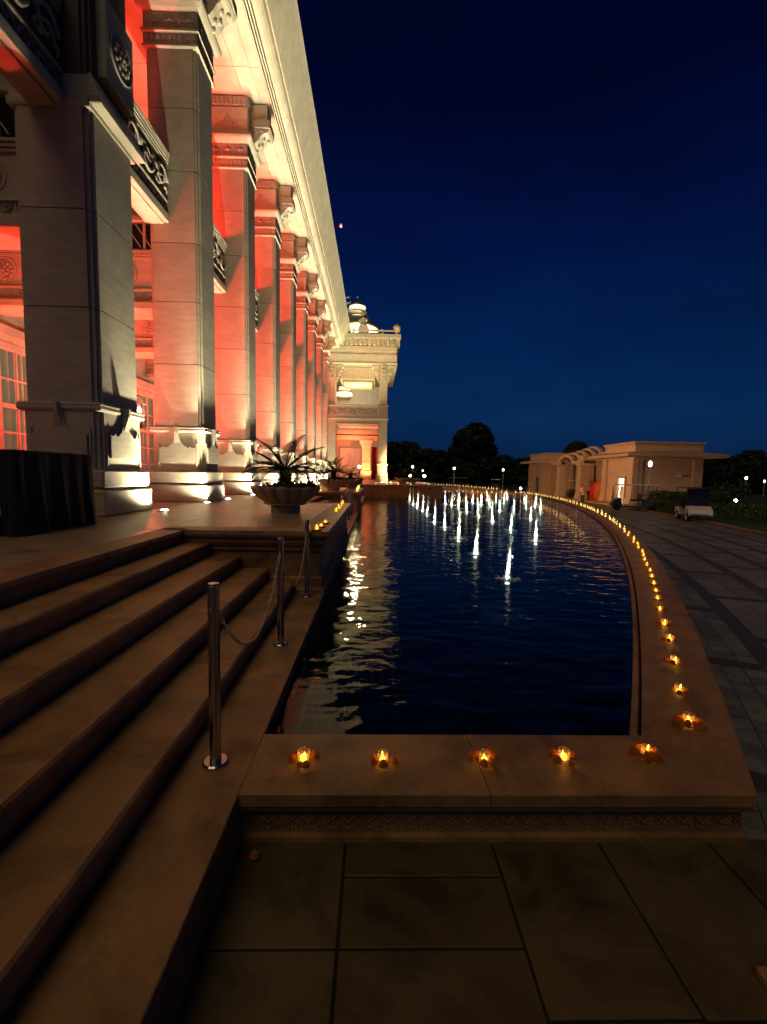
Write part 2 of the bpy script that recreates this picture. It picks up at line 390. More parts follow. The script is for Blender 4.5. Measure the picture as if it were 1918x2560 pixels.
fc = MB().box(-0.60, 1.78, -4.0, 1.905, -1.2, ZF-0.008).build('forecourt', 'joint_dark'); tag(fc, kind='structure')
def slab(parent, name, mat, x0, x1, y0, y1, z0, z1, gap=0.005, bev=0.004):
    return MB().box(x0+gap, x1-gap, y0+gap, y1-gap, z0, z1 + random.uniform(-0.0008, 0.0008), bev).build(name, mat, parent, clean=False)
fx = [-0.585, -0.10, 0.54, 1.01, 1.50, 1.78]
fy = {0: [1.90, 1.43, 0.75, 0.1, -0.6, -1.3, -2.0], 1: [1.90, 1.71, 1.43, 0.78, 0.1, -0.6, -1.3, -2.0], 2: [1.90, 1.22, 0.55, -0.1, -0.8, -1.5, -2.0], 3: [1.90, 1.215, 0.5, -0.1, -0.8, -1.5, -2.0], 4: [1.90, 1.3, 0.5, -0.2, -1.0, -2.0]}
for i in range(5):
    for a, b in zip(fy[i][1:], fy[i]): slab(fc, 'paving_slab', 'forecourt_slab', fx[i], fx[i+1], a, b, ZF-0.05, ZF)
k_ = onz(1884, 2436, ZF)
kb = MB().box(k_.x, k_.x+0.5, 0.6, k_.y, ZF, ZF+0.035, 0.006).build('kerb_stone', 'coping_stone'); tag(kb, 'low pale stone kerb block at the bottom right corner', 'kerb')

# terrace
ter = MB().box(-14, -2.10, -6, 62, -1.2, ZP-0.008).build('terrace', 'joint_dark'); tag(ter, kind='structure')
def floor_slabs(x0, x1, y0, y1, nx, ny, stagger=True):
    for i in range(nx):
        a, b = x0 + (x1-x0)*i/nx, x0 + (x1-x0)*(i+1)/nx
        o = (0.5 if i % 2 and stagger else 0)*(y1-y0)/ny
        ys = [y0] + [y0 + o + (y1-y0)*k/ny for k in range(1 if o == 0 else 0, ny)] + [y1]
        for c, d in zip(ys, ys[1:]): slab(ter, 'floor_slab', 'floor_stone', a, b, c, d, ZP-0.06, ZP, 0.0022, 0.002)
floor_slabs(-5.3, -2.34, -1.2, 21.0, 3, 18)
MB().box(-13.9, -5.3, -5.9, 61.9, ZP-0.05, ZP).build('floor_field', 'floor_stone', ter)
MB().box(-5.3, -2.1, 21.0, 61.9, ZP-0.05, ZP).build('floor_field', 'floor_stone', ter)
# moulded edge of the terrace and its projecting platforms; (out, z)
EDGE = [(0.05, -0.60), (0.05, 0.05), (0.025, 0.07), (0.025, 0.17), (0.0, 0.19), (0.0, 0.47), (0.03, 0.49), (0.03, 0.53), (0.055, 0.545), (0.075, 0.58), (0.075, 0.625), (0.105, 0.64), (0.115, 0.665), (0.105, ZP), (-0.25, ZP), (-0.25, -0.60)]
STEP_EDGE = [(0.0, -0.30), (0.0, 0.64), (0.026, 0.655), (0.036, 0.68), (0.026, ZP), (-0.25, ZP), (-0.25, -0.30)]
def path_of(pts):
    out = []
    for i, p in enumerate(pts):
        p = Vector(p); ns = []
        if i > 0: d = (p - Vector(pts[i-1])).normalized(); ns.append(Vector((d.y, -d.x)))
        if i < len(pts)-1: d = (Vector(pts[i+1]) - p).normalized(); ns.append(Vector((d.y, -d.x)))
        n = ns[0] if len(ns) == 1 else (ns[0] + ns[1]) / (1 + ns[0].dot(ns[1]))
        out.append((p.x, p.y, n.x, n.y))
    return out
XW, XT = -0.60, -2.09      # platform side wall, terrace edge line
PLAT = [(5.12, 10.0), (16.15, 21.1)]
for (a, b) in PLAT:
    MB().sweep(EDGE, path_of([(XT-0.25, a), (XW, a), (XW, b), (XT-0.25, b)])).build('platform_edge', 'step_stone', ter)
    MB().box(-2.2, XW-0.25, a+0.25, b-0.25, -0.5, ZP-0.01).build('platform_core', 'joint_dark', ter)
    for i in range(2):
        x0, x1 = XT-0.25 + (XW+XT*-1)*0, 0
        xa, xb = (-2.34, -1.6) if i == 0 else (-1.6, XW-0.25)
        for k in range(5):
            ya, yb = a+0.25 + (b-a-0.5)*k/5, a+0.25 + (b-a-0.5)*(k+1)/5
            slab(ter, 'floor_slab', 'floor_stone', xa, xb, ya, yb, ZP-0.06, ZP, 0.0022, 0.002)
    for k in range(11):
        y = a + 0.22 + (b-a-0.44)*k/10
        MB().prism([(0, 0), (0.07, 0), (0, 0.075)], -0.02, 0.02).at(Matrix.Identity(4))
        mb = MB(); mb.at(T((XW, y, 0.545)) @ RX(PI/2)); mb.prism([(-0.01, 0.03), (-0.01, -0.065), (0.05, 0.03)], -0.035, 0.035); mb.build('corbel', 'step_stone', ter)
for (a, b) in [(-3.0, 5.12), (10.0, 16.15), (21.1, 28.4)]:
    MB().sweep(STEP_EDGE, path_of([(XT, a-0.02), (XT, b+0.02)])).build('terrace_edge', 'step_stone', ter)

# steps: one flight in each gap between the platforms
SX = [-2.065, -1.79, -1.465, -1.157, -0.866]; SZ = [0.71, 0.568, 0.426, 0.284, 0.142]
def flight(y0, y1, label, detail):
    st = empty('stone_steps', (-1.4, y0, 0)); tag(st, label, 'steps', 'flights of stone steps')
    st_inv = Matrix.Translation((1.4, -y0, 0))
    for k in range(1, 5):
        z1 = SZ[k]; xo = SX[k]; xi = SX[k-1] + 0.01
        c = MB().at(st_inv).box(xi-0.3, xo-0.03, y0, y1, -0.3, z1-0.05).build('step', 'step_stone', st)
        n = max(1, round((y1-y0)/1.9)) if detail else 1
        o = (0.35 if k % 2 else -0.25)
        ys = [y0] + [y0 + (y1-y0)*j/n + o for j in range(1, n)] + [y1]
        for a, b in zip(ys, ys[1:]):
            prof = [(xi-0.3, z1-0.05), (xo-0.016, z1-0.05), (xo-0.004, z1-0.042), (xo, z1-0.028), (xo-0.003, z1-0.012), (xo-0.014, z1), (xi-0.3, z1)]
            mb = MB(); n_ = len(prof); e_ = 0.004; ns = max(2, int((b-a)/0.07)) if detail else 1; rr = random.Random(int(a*100)+k*7); vs = []; fs = []
            mb.at(st_inv); wob = 0.0
            for q in range(ns+1):
                yy = a + e_ + (b-a-2*e_)*q/ns; wob = 0.75*wob + rr.uniform(-0.0016, 0.0016); chip = -abs(rr.gauss(0, 0.007)) if rr.random() < 0.06 else 0.0
                for i_, (x, z) in enumerate(prof):
                    f_ = 1.0 if 1 <= i_ <= 5 else 0.0; vs.append((x + f_*(wob + chip), yy, z + (f_*chip*0.6 if i_ in (4, 5) else 0.0)))
            for q in range(ns):
                for i_ in range(n_): j_ = (i_+1) % n_; fs.append((q*n_+i_, (q+1)*n_+i_, (q+1)*n_+j_, q*n_+j_))
            fs += [tuple(range(n_)), tuple(range(len(vs)-1, len(vs)-1-n_, -1))]
            mb.add(vs, fs)
            mb.build('tread_stone', 'step_stone', c)
flight(-3.0, 5.10, 'wide flight of worn brown stone steps in the left foreground', True)
flight(10.02, 16.13, 'stone steps between the two planter platforms, mostly hidden', False)

# pool
def pool_poly(inset=0.0):
    pts = [(-0.58, 2.25)]
    t0, t1 = arc_th(2.25), arc_th(37.5)
    pts = [(-0.58, 2.25)] + [arc(PR+0.03, t0 + (t1-t0)*k/70) for k in range(71)] + [(4.25, 37.5), (4.25, 28.5), (-0.58, 28.5)]
    return pts
poly = pool_poly(); n_ = len(poly)
w = MB().add([(x, y, ZW) for x, y in poly], [tuple(range(n_))]).build('water', 'water', clean=False); tag(w, kind='structure')
basin = MB().add([(x, y, -0.553) for x, y in poly], [tuple(range(n_))])
basin = basin.build('pool_basin', 'pool_grout', clean=False); tag(basin, kind='structure')
mb = MB(); ts = 0.105
for i in range(-6, 52):
    for j in range(22, 100):
        x0, y0 = i*ts, j*ts
        if x0 < -0.56 or math.hypot(x0+ts-PC.x, y0-PC.y) > PR or y0 + ts > 10.2: continue
        mb.add([(x0+0.004, y0+0.004, -0.55), (x0+ts-0.004, y0+0.004, -0.55), (x0+ts-0.004, y0+ts-0.004, -0.55), (x0+0.004, y0+ts-0.004, -0.55)], [(0, 1, 2, 3)])
t_ = mb.build('floor_tiles', 'pool_tile', basin, clean=False); t_['kind'] = 'stuff'
MB().add([(x, y, -0.5515) for x, y in poly if True], [tuple(range(n_))])
mb = MB(); t0, t1 = arc_th(10.2), arc_th(37.5)
far = [(-0.58, 10.2)] + [arc(PR+0.03, t0 + (t1-t0)*k/50) for k in range(51)] + [(4.25, 37.5), (4.25, 28.5), (-0.58, 28.5)]
mb.add([(x, y, -0.549) for x, y in far], [tuple(range(len(far)))]).build('floor_field', 'pool_tile', basin, clean=False)
# inner walls, tiled, with the overflow lip
def tiled_wall(pts, name):      # list of (x, y) along the wall
    mb = MB()
    for (xa, ya), (xb, yb) in zip(pts, pts[1:]):
        d = math.hypot(xb-xa, yb-ya); n = max(1, round(d/0.105))
        for k in range(n):
            for z0, z1 in ((-0.55, -0.42), (-0.41, -0.30), (-0.29, -0.18), (-0.17, -0.075), (-0.068, -0.012)):
                u0, u1 = (k+0.04)/n, (k+0.96)/n
                p0 = (xa+(xb-xa)*u0, ya+(yb-ya)*u0); p1 = (xa+(xb-xa)*u1, ya+(yb-ya)*u1)
                mb.add([(*p0, z0), (*p1, z0), (*p1, z1), (*p0, z1)], [(0, 1, 2, 3)])
    o = mb.build(name, 'pool_tile', basin, clean=False); o['kind'] = 'stuff'
tiled_wall([(-0.556, 2.29), (-0.556, 28.5)], 'wall_tiles')
MB().box(-0.62, -0.559, 2.25, 28.5, -0.56, -0.004).build('pool_wall', 'pool_grout', basin)
th0 = arc_th(2.292); th1 = arc_th(37.5)
tiled_wall([arc(PR+0.002, th0 + (th1-th0)*k/60) for k in range(61)], 'wall_tiles')
polar_quad(MB(), PR+0.006, PR+0.25, arc_th(2.29), th1, -0.56, -0.06, 60).build('pool_wall', 'pool_grout', basin)
MB().box(-0.55, 1.47, 2.10, 2.288, -0.56, -0.06).build('pool_wall', 'pool_tile', basin)

# coping stones all round the pool
cop = empty('pool_coping', (0.5, 2.06, 0)); tag(cop, 'brown stone coping and carved kerb round the curved pool', 'coping')
ci = Matrix.Translation((-0.5, -2.06, 0))
def outer_x(y): return PC.x + math.sqrt(R_OUT**2 - (y-PC.y)**2)
def inner_x(y): return PC.x + math.sqrt(PR**2 - (y-PC.y)**2)
yo, yi = 1.835, 2.291
def cstone(poly, z0=-0.052, z1=0.0): return MB().at(ci).prism(poly, z0, z1 + random.uniform(-0.0007, 0.0007)).build('coping_stone', 'coping_stone', cop, clean=False)
cstone([(-0.550, yo), (0.515, yo), (0.50, yi), (-0.550, yi)])
cstone([(0.519, yo), (outer_x(yo)-0.005, yo), (outer_x(2.06), 2.06), (outer_x(yi)-0.002, yi), (inner_x(yi), yi), (0.504, yi)])
t = arc_th(2.294); L = 1.15/PR; tend = arc_th(84)
while t < tend:
    t1 = t + L
    a = MB().at(ci); e_ = 0.0025/PR
    for q in range(2):
        u0, u1 = t + e_ + (L-2*e_)*q/2, t + e_ + (L-2*e_)*(q+1)/2
        if t < arc_th(3.0) and q == 0: 
            a.prism([(inner_x(yi+0.002), yi+0.002), (outer_x(yi+0.002), yi+0.002), arc(R_OUT, u1), arc(PR, u1)], -0.052, 0.0)
        else: a.prism([arc(PR, u0), arc(R_OUT, u0), arc(R_OUT, u1), arc(PR, u1)], -0.052, 0.0)
    a.build('coping_stone', 'coping_stone', cop, clean=False); t = t1
# inner lip moulding on the curve, outer moulding and outer wall
MB().at(ci).sweep([(-0.055, -0.075), (-0.02, -0.075), (-0.012, -0.05), (-0.022, -0.03), (-0.055, -0.03)], [(*arc(PR, th0+(th1-th0)*k/80), math.cos(th0+(th1-th0)*k/80), math.sin(th0+(th1-th0)*k/80)) for k in range(81)]).build('inner_lip', 'coping_stone', cop)
ta, tb = arc_th(1.90, R_OUT), arc_th(84, R_OUT)
cpath = [(-0.56, 1.905, 0, -1), (outer_x(1.905)-0.05, 1.905, 0.55, -1.0)] + [(*arc(R_OUT-0.05, ta+(tb-ta)*k/90), math.cos(ta+(tb-ta)*k/90), math.sin(ta+(tb-ta)*k/90)) for k in range(1, 91)]
MB().at(ci).sweep([(-0.12, -0.053), (0.030, -0.053), (0.046, -0.062), (0.052, -0.076), (0.046, -0.092), (0.030, -0.100), (0.012, -0.104), (0.012, -0.115), (-0.12, -0.115)], cpath).build('roll_moulding', 'coping_stone', cop, smooth=False)
MB().at(ci).sweep([(-0.12, -0.115), (0.0, -0.115), (0.0, -0.222), (0.022, -0.228), (0.022, -1.05), (-0.12, -1.05)], cpath).build('kerb_wall', 'coping_stone', cop)
# carved lotus frieze on the near face
lm = MB()
def curve_pts(f, n): return [f(i/n) for i in range(n+1)]
lm.tube([(-0.040, 0, -0.030), (-0.041, 0, -0.008), (-0.030, 0, 0.010), (-0.012, 0, 0.020), (0, 0, 0.036), (0.012, 0, 0.020), (0.030, 0, 0.010), (0.041, 0, -0.008), (0.040, 0, -0.030)], 0.0065, 5)
lm.tube([(-0.022, 0, -0.028), (-0.022, 0, -0.010), (0, 0, 0.012), (0.022, 0, -0.010), (0.022, 0, -0.028)], 0.0045, 5)
lm.ell((0, 0, -0.016), 0.009, 0.006, 0.013, 6, 4)
lmm = lm.mesh('lotus_motif', 'coping_stone')
for k in range(25):
    o = put('lotus_motif', lmm, cop, (-0.485 + k*0.0875 - 0.5, 1.902-2.06, -0.168))

# porch terrace wall that stands in the pool, and the causeway behind it
pt = MB().box(-0.62, 4.25, 28.5, 52, -0.6, ZP-0.05).build('porch_terrace', 'coping_stone'); tag(pt, kind='structure')
MB().box(-2.2, 4.31, 28.44, 52, ZP-0.05, ZP).build('terrace_slab', 'floor_stone', pt)
MB().box(-0.62, 4.29, 28.47, 28.499, -0.6, -0.03).build('wall_base', 'step_stone', pt)
for k in range(4): MB().box(-0.55 + k*1.2, 0.62 + k*1.2, 28.476, 28.499, 0.0, ZP-0.09).build('wall_slab', 'coping_stone', pt)
cw = MB().box(4.25, 12.6, 37.5, 47, -1.0, 0.0).build('causeway', 'coping_stone'); tag(cw, kind='structure')
for (a, b) in [(-3.0, 5.12), (10.0, 16.15), (21.1, 28.5)]:
    n = round((b-a)/1.55); ys = [a + (b-a)*k/n for k in range(n+1)]
    if a < 0: ys = [-3.0, 0.2, 2.66, 4.0, 5.12]
    for c, d in zip(ys, ys[1:]):
        xr = -0.549
        MB().at(ci).box(-1.1, xr-0.002, c+0.002, d-0.002, -0.25, random.uniform(-0.0006, 0.0006), 0.004).build('ledge_stone', 'step_stone', cop, clean=False)
MB().at(ci).box(-1.1, -0.565, -3.0, 1.83, -1.0, -0.2).build('ledge_wall', 'step_stone', cop)

# ------------------------------------------------------------------ the palace front: columns, balustrades, cornice, veranda
PL = Vector((-5.5, 20.0, ZP))
palace = empty('palace_building', PL); tag(palace, 'floodlit stone palace front with a row of tall square columns, glowing red inside', 'building')
pinv = T(-PL)
def notched(x0, x1, y0, y1, n):
    a = n*0.45
    return [(x0+n, y0), (x1-n, y0), (x1-n, y0+a), (x1-a, y0+a), (x1-a, y0+n), (x1, y0+n), (x1, y1-n), (x1-a, y1-n), (x1-a, y1-a), (x1-n, y1-a), (x1-n, y1),
            (x0+n, y1), (x0+n, y1-a), (x0+a, y1-a), (x0+a, y1-n), (x0, y1-n), (x0, y0+n), (x0+a, y0+n), (x0+a, y0+a), (x0+n, y0+a)]
def rect_path(x0, x1, y0, y1): return [(x0, y0), (x1, y0), (x1, y1), (x0, y1)]
def ringmould(mb, x0, x1, y0, y1, prof):      # prof (out, z) swept round a rectangle
    n = len(prof); vs = []; fs = []
    for sx, sy in ((-1, -1), (1, -1), (1, 1), (-1, 1)):
        vs += [((x0 - o) if sx < 0 else (x1 + o), (y0 - o) if sy < 0 else (y1 + o), z) for o, z in prof]
    for k in range(4):
        q = (k+1) % 4
        for i in range(n):
            j = (i+1) % n; fs.append((k*n+i, q*n+i, q*n+j, k*n+j))
    return mb.add(vs, fs)
def spire(w):       # carved leaf outline (x, z) that runs up from a panel, w = half width of panel
    r = [(w, 0.80), (w, 1.115), (w*0.80, 1.115), (w*0.74, 1.155), (w*0.66, 1.115), (0.21, 1.115), (0.17, 1.14), (0.115, 1.185), (0.075, 1.26), (0.05, 1.36), (0.032, 1.44), (0.024, 1.53)]
    return r + [(-x, z) for x, z in reversed(r)]
def star_tile(mb, w, h):
    mb.box(-w/2, w/2, -0.012, 0.0, -h/2, -h/2+0.03).box(-w/2, w/2, -0.012, 0.0, h/2-0.03, h/2).box(-w/2, -w/2+0.025, -0.012, 0, -h/2, h/2).box(w/2-0.025, w/2, -0.012, 0, -h/2, h/2)
    p = [(0, 0.42), (0.09, 0.10), (0.40, 0), (0.09, -0.10), (0, -0.42), (-0.09, -0.10), (-0.40, 0), (-0.09, 0.10)]
    vs = [(x*w, 0, z*h) for x, z in p] + [(0, -0.035, 0)]
    mb.add(vs, [(i, (i+1) % 8, 8) for i in range(8)])
    mb.ell((0, -0.03, 0), 0.028, 0.014, 0.028, 6, 4)
    return mb
def roundel(mb, r):       # carved disc in the x-z plane, facing -y
    ring = [(math.cos(a)*r, 0, math.sin(a)*r) for a in [2*PI*k/28 for k in range(29)]]
    mb.tube(ring, r*0.055, 6, False)
    mb.tube([(x*0.80, y, z*0.80) for x, y, z in ring], r*0.03, 5, False)
    for k in range(12):
        a = 2*PI*k/12; mb.ell((math.cos(a)*r*0.62, -0.01, math.sin(a)*r*0.62), r*0.13, r*0.09, r*0.13, 6, 4)
    for k in range(6):
        a = 2*PI*k/6+0.3; mb.ell((math.cos(a)*r*0.30, -0.015, math.sin(a)*r*0.30), r*0.12, r*0.10, r*0.12, 6, 4)
    mb.ell((0, -0.02, 0), r*0.13, r*0.13, r*0.13, 8, 5)
    return mb
def Z(z): return z - ZP
JOINTS = [2.23, 3.50, 4.72, 5.85, 7.20, 8.35, 9.44]
def face_M(side, W, D, out):   # matrices that bring a piece modelled in x-z facing -y onto the front or right face (centre of face)
    return T((-W/2, -out, 0)) if side == 0 else T((out, D/2, 0)) @ RZ(PI/2)
def base_parts(par, W, D):
    MB().box(-W-0.11, 0.11, -0.11, D+0.11, 0, Z(1.07), 0.02).build('plinth', 'stone', par)
    MB().box(-W-0.05, 0.05, -0.05, D+0.05, Z(1.07), Z(1.10)).build('plinth_joint', 'stone', par)
    MB().box(-W-0.085, 0.085, -0.085, D+0.085, Z(1.10), Z(1.34), 0.02).build('upper_plinth', 'stone', par)
    MB().prism(notched(-W-0.02, 0.02, -0.02, D+0.02, 0.09), Z(1.34), Z(2.14)).build('pedestal', 'stone', par)
    for side, w in ((0, W), (1, D)):
        M = face_M(side, W, D, 0.02)
        mb = MB(); hw = w*0.36
        mb.at(M @ RX(PI/2)); mb.prism([(x, z - ZP) for x, z in [(a, b + ZP) for a, b in spire(hw)]], 0.0, 0.045)
        mb.at(M); mb.add([(-0.06, -0.045, 1.20), (0.06, -0.045, 1.20), (0.026, -0.105, 1.42), (-0.026, -0.105, 1.42), (-0.02, -0.105, 1.53), (0.02, -0.105, 1.53), (-0.024, 0, 1.53), (0.024, 0, 1.53), (-0.06, 0, 1.2), (0.06, 0, 1.2)],
                         [(0, 1, 2, 3), (3, 2, 5, 4), (4, 5, 7, 6), (0, 3, 4, 6, 8), (1, 9, 7, 5, 2)])
        mb.build('carved_leaf', 'stone', par)
        for sx in (-1, 1):
            mb = MB().at(M); x = sx*(w/2-0.115)
            mb.box(x-0.016, x+0.016, -0.02, 0.0, 0.66, 1.20); mb.build('fillet', 'stone', par)
    ringmould(MB(), -W-0.0, 0.0, 0.0, D, [(0.02, Z(2.13)), (0.04, Z(2.145)), (0.052, Z(2.17)), (0.046, Z(2.205)), (0.05, Z(2.225)), (0.03, Z(2.25)), (-0.06, Z(2.26)), (-0.06, Z(2.13))]).build('torus_moulding', 'stone', par)
def make_column(W=1.0, D=0.88):
    c = MB().prism(notched(-W+0.012, -0.012, 0.012, D-0.012, 0.09), Z(2.15), Z(10.1)).build('column', 'stone_joint')
    base_parts(c, W, D)
    for a, b in zip(JOINTS, JOINTS[1:]): MB().prism(notched(-W, 0, 0, D, 0.087), Z(a)+0.007, Z(b)-0.007).build('shaft_block', 'stone', c)
    ringmould(MB(), -W, 0, 0, D, [(0.0, Z(9.42)), (0.035, Z(9.44)), (0.035, Z(9.47)), (0.012, Z(9.50)), (0.012, Z(9.68)), (0.05, Z(9.70)), (0.05, Z(9.74)), (-0.06, Z(9.74)), (-0.06, Z(9.42))]).build('neck_moulding', 'stone', c)
    mb = MB()
    for side, w in ((0, W), (1, D)):
        n = 9
        for k in range(n):
            mb.at(face_M(side, W, D, 0.012) @ T((-w/2 + (k+0.5)*w/n, 0, Z(9.59)))); mb.ell((0, 0, 0.03), 0.035, 0.02, 0.05, 6, 4); mb.ell((0.03, 0, -0.04), 0.02, 0.015, 0.03, 5, 3)
    mb.build('bead_band', 'stone_carved', c)
    MB().box(-W-0.012, 0.012, -0.012, D+0.012, Z(9.74), Z(10.06)).build('frieze_core', 'stone_carved', c)
    for side, w in ((0, W), (1, D)):
        for k in range(3):
            star_tile(MB().at(face_M(side, W, D, 0.012) @ T((-w/2 + (k+0.5)*w/3, 0, Z(9.90)))), w/3-0.02, 0.28).build('frieze_tile', 'stone_carved', c)
    ringmould(MB(), -W, 0, 0, D, [(0.012, Z(10.05)), (0.05, Z(10.06)), (0.09, Z(10.09)), (0.135, Z(10.15)), (0.15, Z(10.20)), (0.15, Z(10.225)), (0.09, Z(10.235)), (0.09, Z(10.33)), (-0.06, Z(10.33)), (-0.06, Z(10.05))]).build('cap_moulding', 'stone', c)
    MB().box(-W-0.05, 0.05, -0.05, D+0.05, Z(10.33), Z(10.97), 0.03).build('impost_block', 'stone', c)
    for side in (0, 1):
        if side == 1: continue
        mb = MB().at(face_M(side, W, D, 0.05) @ T((0, 0, Z(10.58))))
        mb.tube([(-0.27, -0.008, -0.12), (-0.19, -0.008, 0.0), (-0.10, -0.008, 0.03), (-0.04, -0.008, 0.10), (0, -0.008, 0.20), (0.04, -0.008, 0.10), (0.10, -0.008, 0.03), (0.19, -0.008, 0.0), (0.27, -0.008, -0.12)], 0.016, 5)
        for x, z in ((0, 0.06), (-0.12, -0.06), (0.12, -0.06), (0, -0.06)): mb.ell((x, -0.008, z), 0.045, 0.02, 0.055, 6, 4)
        mb.build('lotus_relief', 'stone_carved', c)
    MB().box(-W-0.04, 0.04, -0.04, D+0.04, Z(10.97), Z(11.23)).build('abacus', 'stone_carved', c)
    mb = MB()
    for side, w in ((0, W), (1, D)):
        for k in range(9):
            mb.at(face_M(side, W, D, 0.04) @ T((-w/2 + (k+0.5)*w/9, 0, Z(11.10)))); mb.box(-0.035, 0.035, -0.035, 0.0, -0.10, 0.09)
    mb.build('dentil_band', 'stone_carved', c)
    # console bracket under the cornice
    mb = MB().at(T((0.05, D/2, Z(10.2))) @ RX(PI/2))
    mb.prism([(0, 0), (0.06, 0.0), (0.13, 0.04), (0.20, 0.11), (0.27, 0.22), (0.36, 0.29), (0.45, 0.31), (0.50, 0.36), (0.50, 0.40), (0.0, 0.40)], -0.24, 0.24)
    br = mb.build('bracket', 'stone', c)
    MB().box(0.052, 0.58, D/2-0.27, D/2+0.27, Z(10.60), Z(10.82), 0.015).build('bracket_block', 'stone_carved', c)
    MB().box(0.052, 0.50, D/2-0.22, D/2+0.22, Z(10.82), Z(11.22)).build('bracket_neck', 'stone', c)
    mb = MB().at(T((0.05, D/2-0.245, Z(10.42))))
    mb.tube([(0.05+0.13*math.cos(a)*(1-k/22), 0, 0.08+0.13*math.sin(a)*(1-k/22)) for k, a in enumerate([0.45*q for q in range(18)])], 0.014, 5)
    mb.ell((0.30, 0, 0.12), 0.05, 0.02, 0.05, 6, 4); mb.build('bracket_scroll', 'stone_carved', c)
    mb = MB().at(T((0.05, D/2, Z(10.2))))
    for k in range(5):
        x, z = [(0.10, 0.00), (0.17, 0.06), (0.24, 0.15), (0.31, 0.235), (0.41, 0.28)][k]
        mb.ell((x, 0.06*(-1)**k, z), 0.05, 0.06, 0.05, 6, 4)
    mb.build('leaf_relief', 'stone_carved', c)
    return c
CX, CY0, CSP = -3.53, 9.60, 3.50
CW, CD = 1.0, 0.88
proto = make_column()
for k in range(8):
    c = proto if k == 0 else copy_tree(proto)
    c.parent = palace; c.location = Vector((CX, CY0 + k*CSP, ZP)) - PL
    c['label'] = 'tall square stone column with carved capital, number %d from the near pier' % (k+1)
# nearest pier, heavier, with the medallion block
PX, PY, PW, PD = -3.74, 6.40, 1.02, 1.10
pier = MB().prism(notched(-PW+0.012, -0.012, 0.012, PD-0.012, 0.09), Z(2.15), Z(11.2)).build('corner_pier', 'stone_joint', palace); pier.location = Vector((PX, PY, ZP)) - PL
pier['label'] = 'nearest and widest stone pier, dim, with a round medallion block high on its side'
base_parts(pier, PW, PD)
for a, b in zip([2.23, 3.50, 4.75, 6.0], [3.50, 4.75, 6.0]): MB().prism(notched(-PW, 0, 0, PD, 0.095), Z(a)+0.007, Z(b)-0.007).build('shaft_block', 'stone', pier)
for a, b in zip([6.40, 6.95, 8.2, 9.5, 10.8], [6.95, 8.2, 9.5, 10.8, 11.2]): MB().prism(notched(-PW+0.02, -0.02, 0.02, PD-0.02, 0.095), Z(a)+0.007, Z(b)-0.007).build('shaft_block', 'stone', pier)
ringmould(MB(), -PW, 0, 0, PD, [(0.0, Z(5.99)), (0.014, Z(6.0)), (0.02, Z(6.03)), (0.02, Z(6.09)), (0.0, Z(6.11)), (0.0, Z(6.39)), (-0.06, Z(6.40)), (-0.06, Z(5.99))]).build('string_moulding', 'stone', pier)
MB().box(-0.01, 0.16, -0.02, PD+0.06, Z(6.04), Z(6.12), 0.01).build('ledge', 'stone', pier)
MB().at(T((0, -0.02, 0))).add([(0.15, 0, Z(6.12)), (0.15, PD+0.07, Z(6.12)), (0.02, PD+0.02, Z(6.42)), (0.02, 0.04, Z(6.42)), (-0.02, 0, Z(6.12)), (-0.02, PD+0.07, Z(6.12)), (-0.02, PD+0.02, Z(6.42)), (-0.02, 0.04, Z(6.42))], [(0, 1, 2, 3), (4, 7, 6, 5), (0, 3, 7, 4), (1, 5, 6, 2), (3, 2, 6, 7), (0, 4, 5, 1)]).build('ledge_slope', 'stone', pier)
md = MB().box(-0.02, 0.13, 0.22, 0.90, Z(6.52), Z(7.55), 0.012).build('medallion_block', 'stone', pier)
roundel(MB().at(T((0.14, 0.56, Z(7.02))) @ RZ(PI/2)), 0.27).build('medallion', 'stone_carved', pier)

# balustrades between the columns, with carved scrollwork
def scrollwork(mb, L, h, n, r=0.032):      # in the x-z plane facing -y, 0..L by -h/2..h/2
    w = L/n
    for i in range(n):
        s = 1 if i % 2 else -1; cx = (i+0.5)*w
        pts = []
        for k in range(20):
            a = k*0.42; q = (1-k/23)
            pts.append((cx + math.cos(a)*w*0.42*q, -0.012-0.02*q, s*(math.sin(a)*h*0.40*q)))
        mb.tube(pts, [r*(0.55+0.6*(1-k/20)) for k in range(20)], 5)
        for k in range(3):
            a = 0.6 + k*1.5; mb.ell((cx+math.cos(a)*w*0.40, -0.02, -s*math.sin(a)*h*0.34), r*1.9, r*0.9, r*1.2, 6, 4)
        mb.tube([(cx-w*0.5, -0.015, s*h*0.33), (cx-w*0.2, -0.02, -s*h*0.05), (cx+w*0.15, -0.02, s*h*0.10), (cx+w*0.5, -0.015, -s*h*0.33)], [r*0.6, r*1.1, r*0.9, r*0.5], 5)
        for d in (-1, 1): mb.tube([(cx+d*w*0.30, -0.01, -s*h*0.10), (cx+d*w*0.42, -0.03, -s*h*0.26), (cx+d*w*0.34, -0.01, -s*h*0.44)], [r*0.5, r*0.95, r*0.2], 5)
    return mb
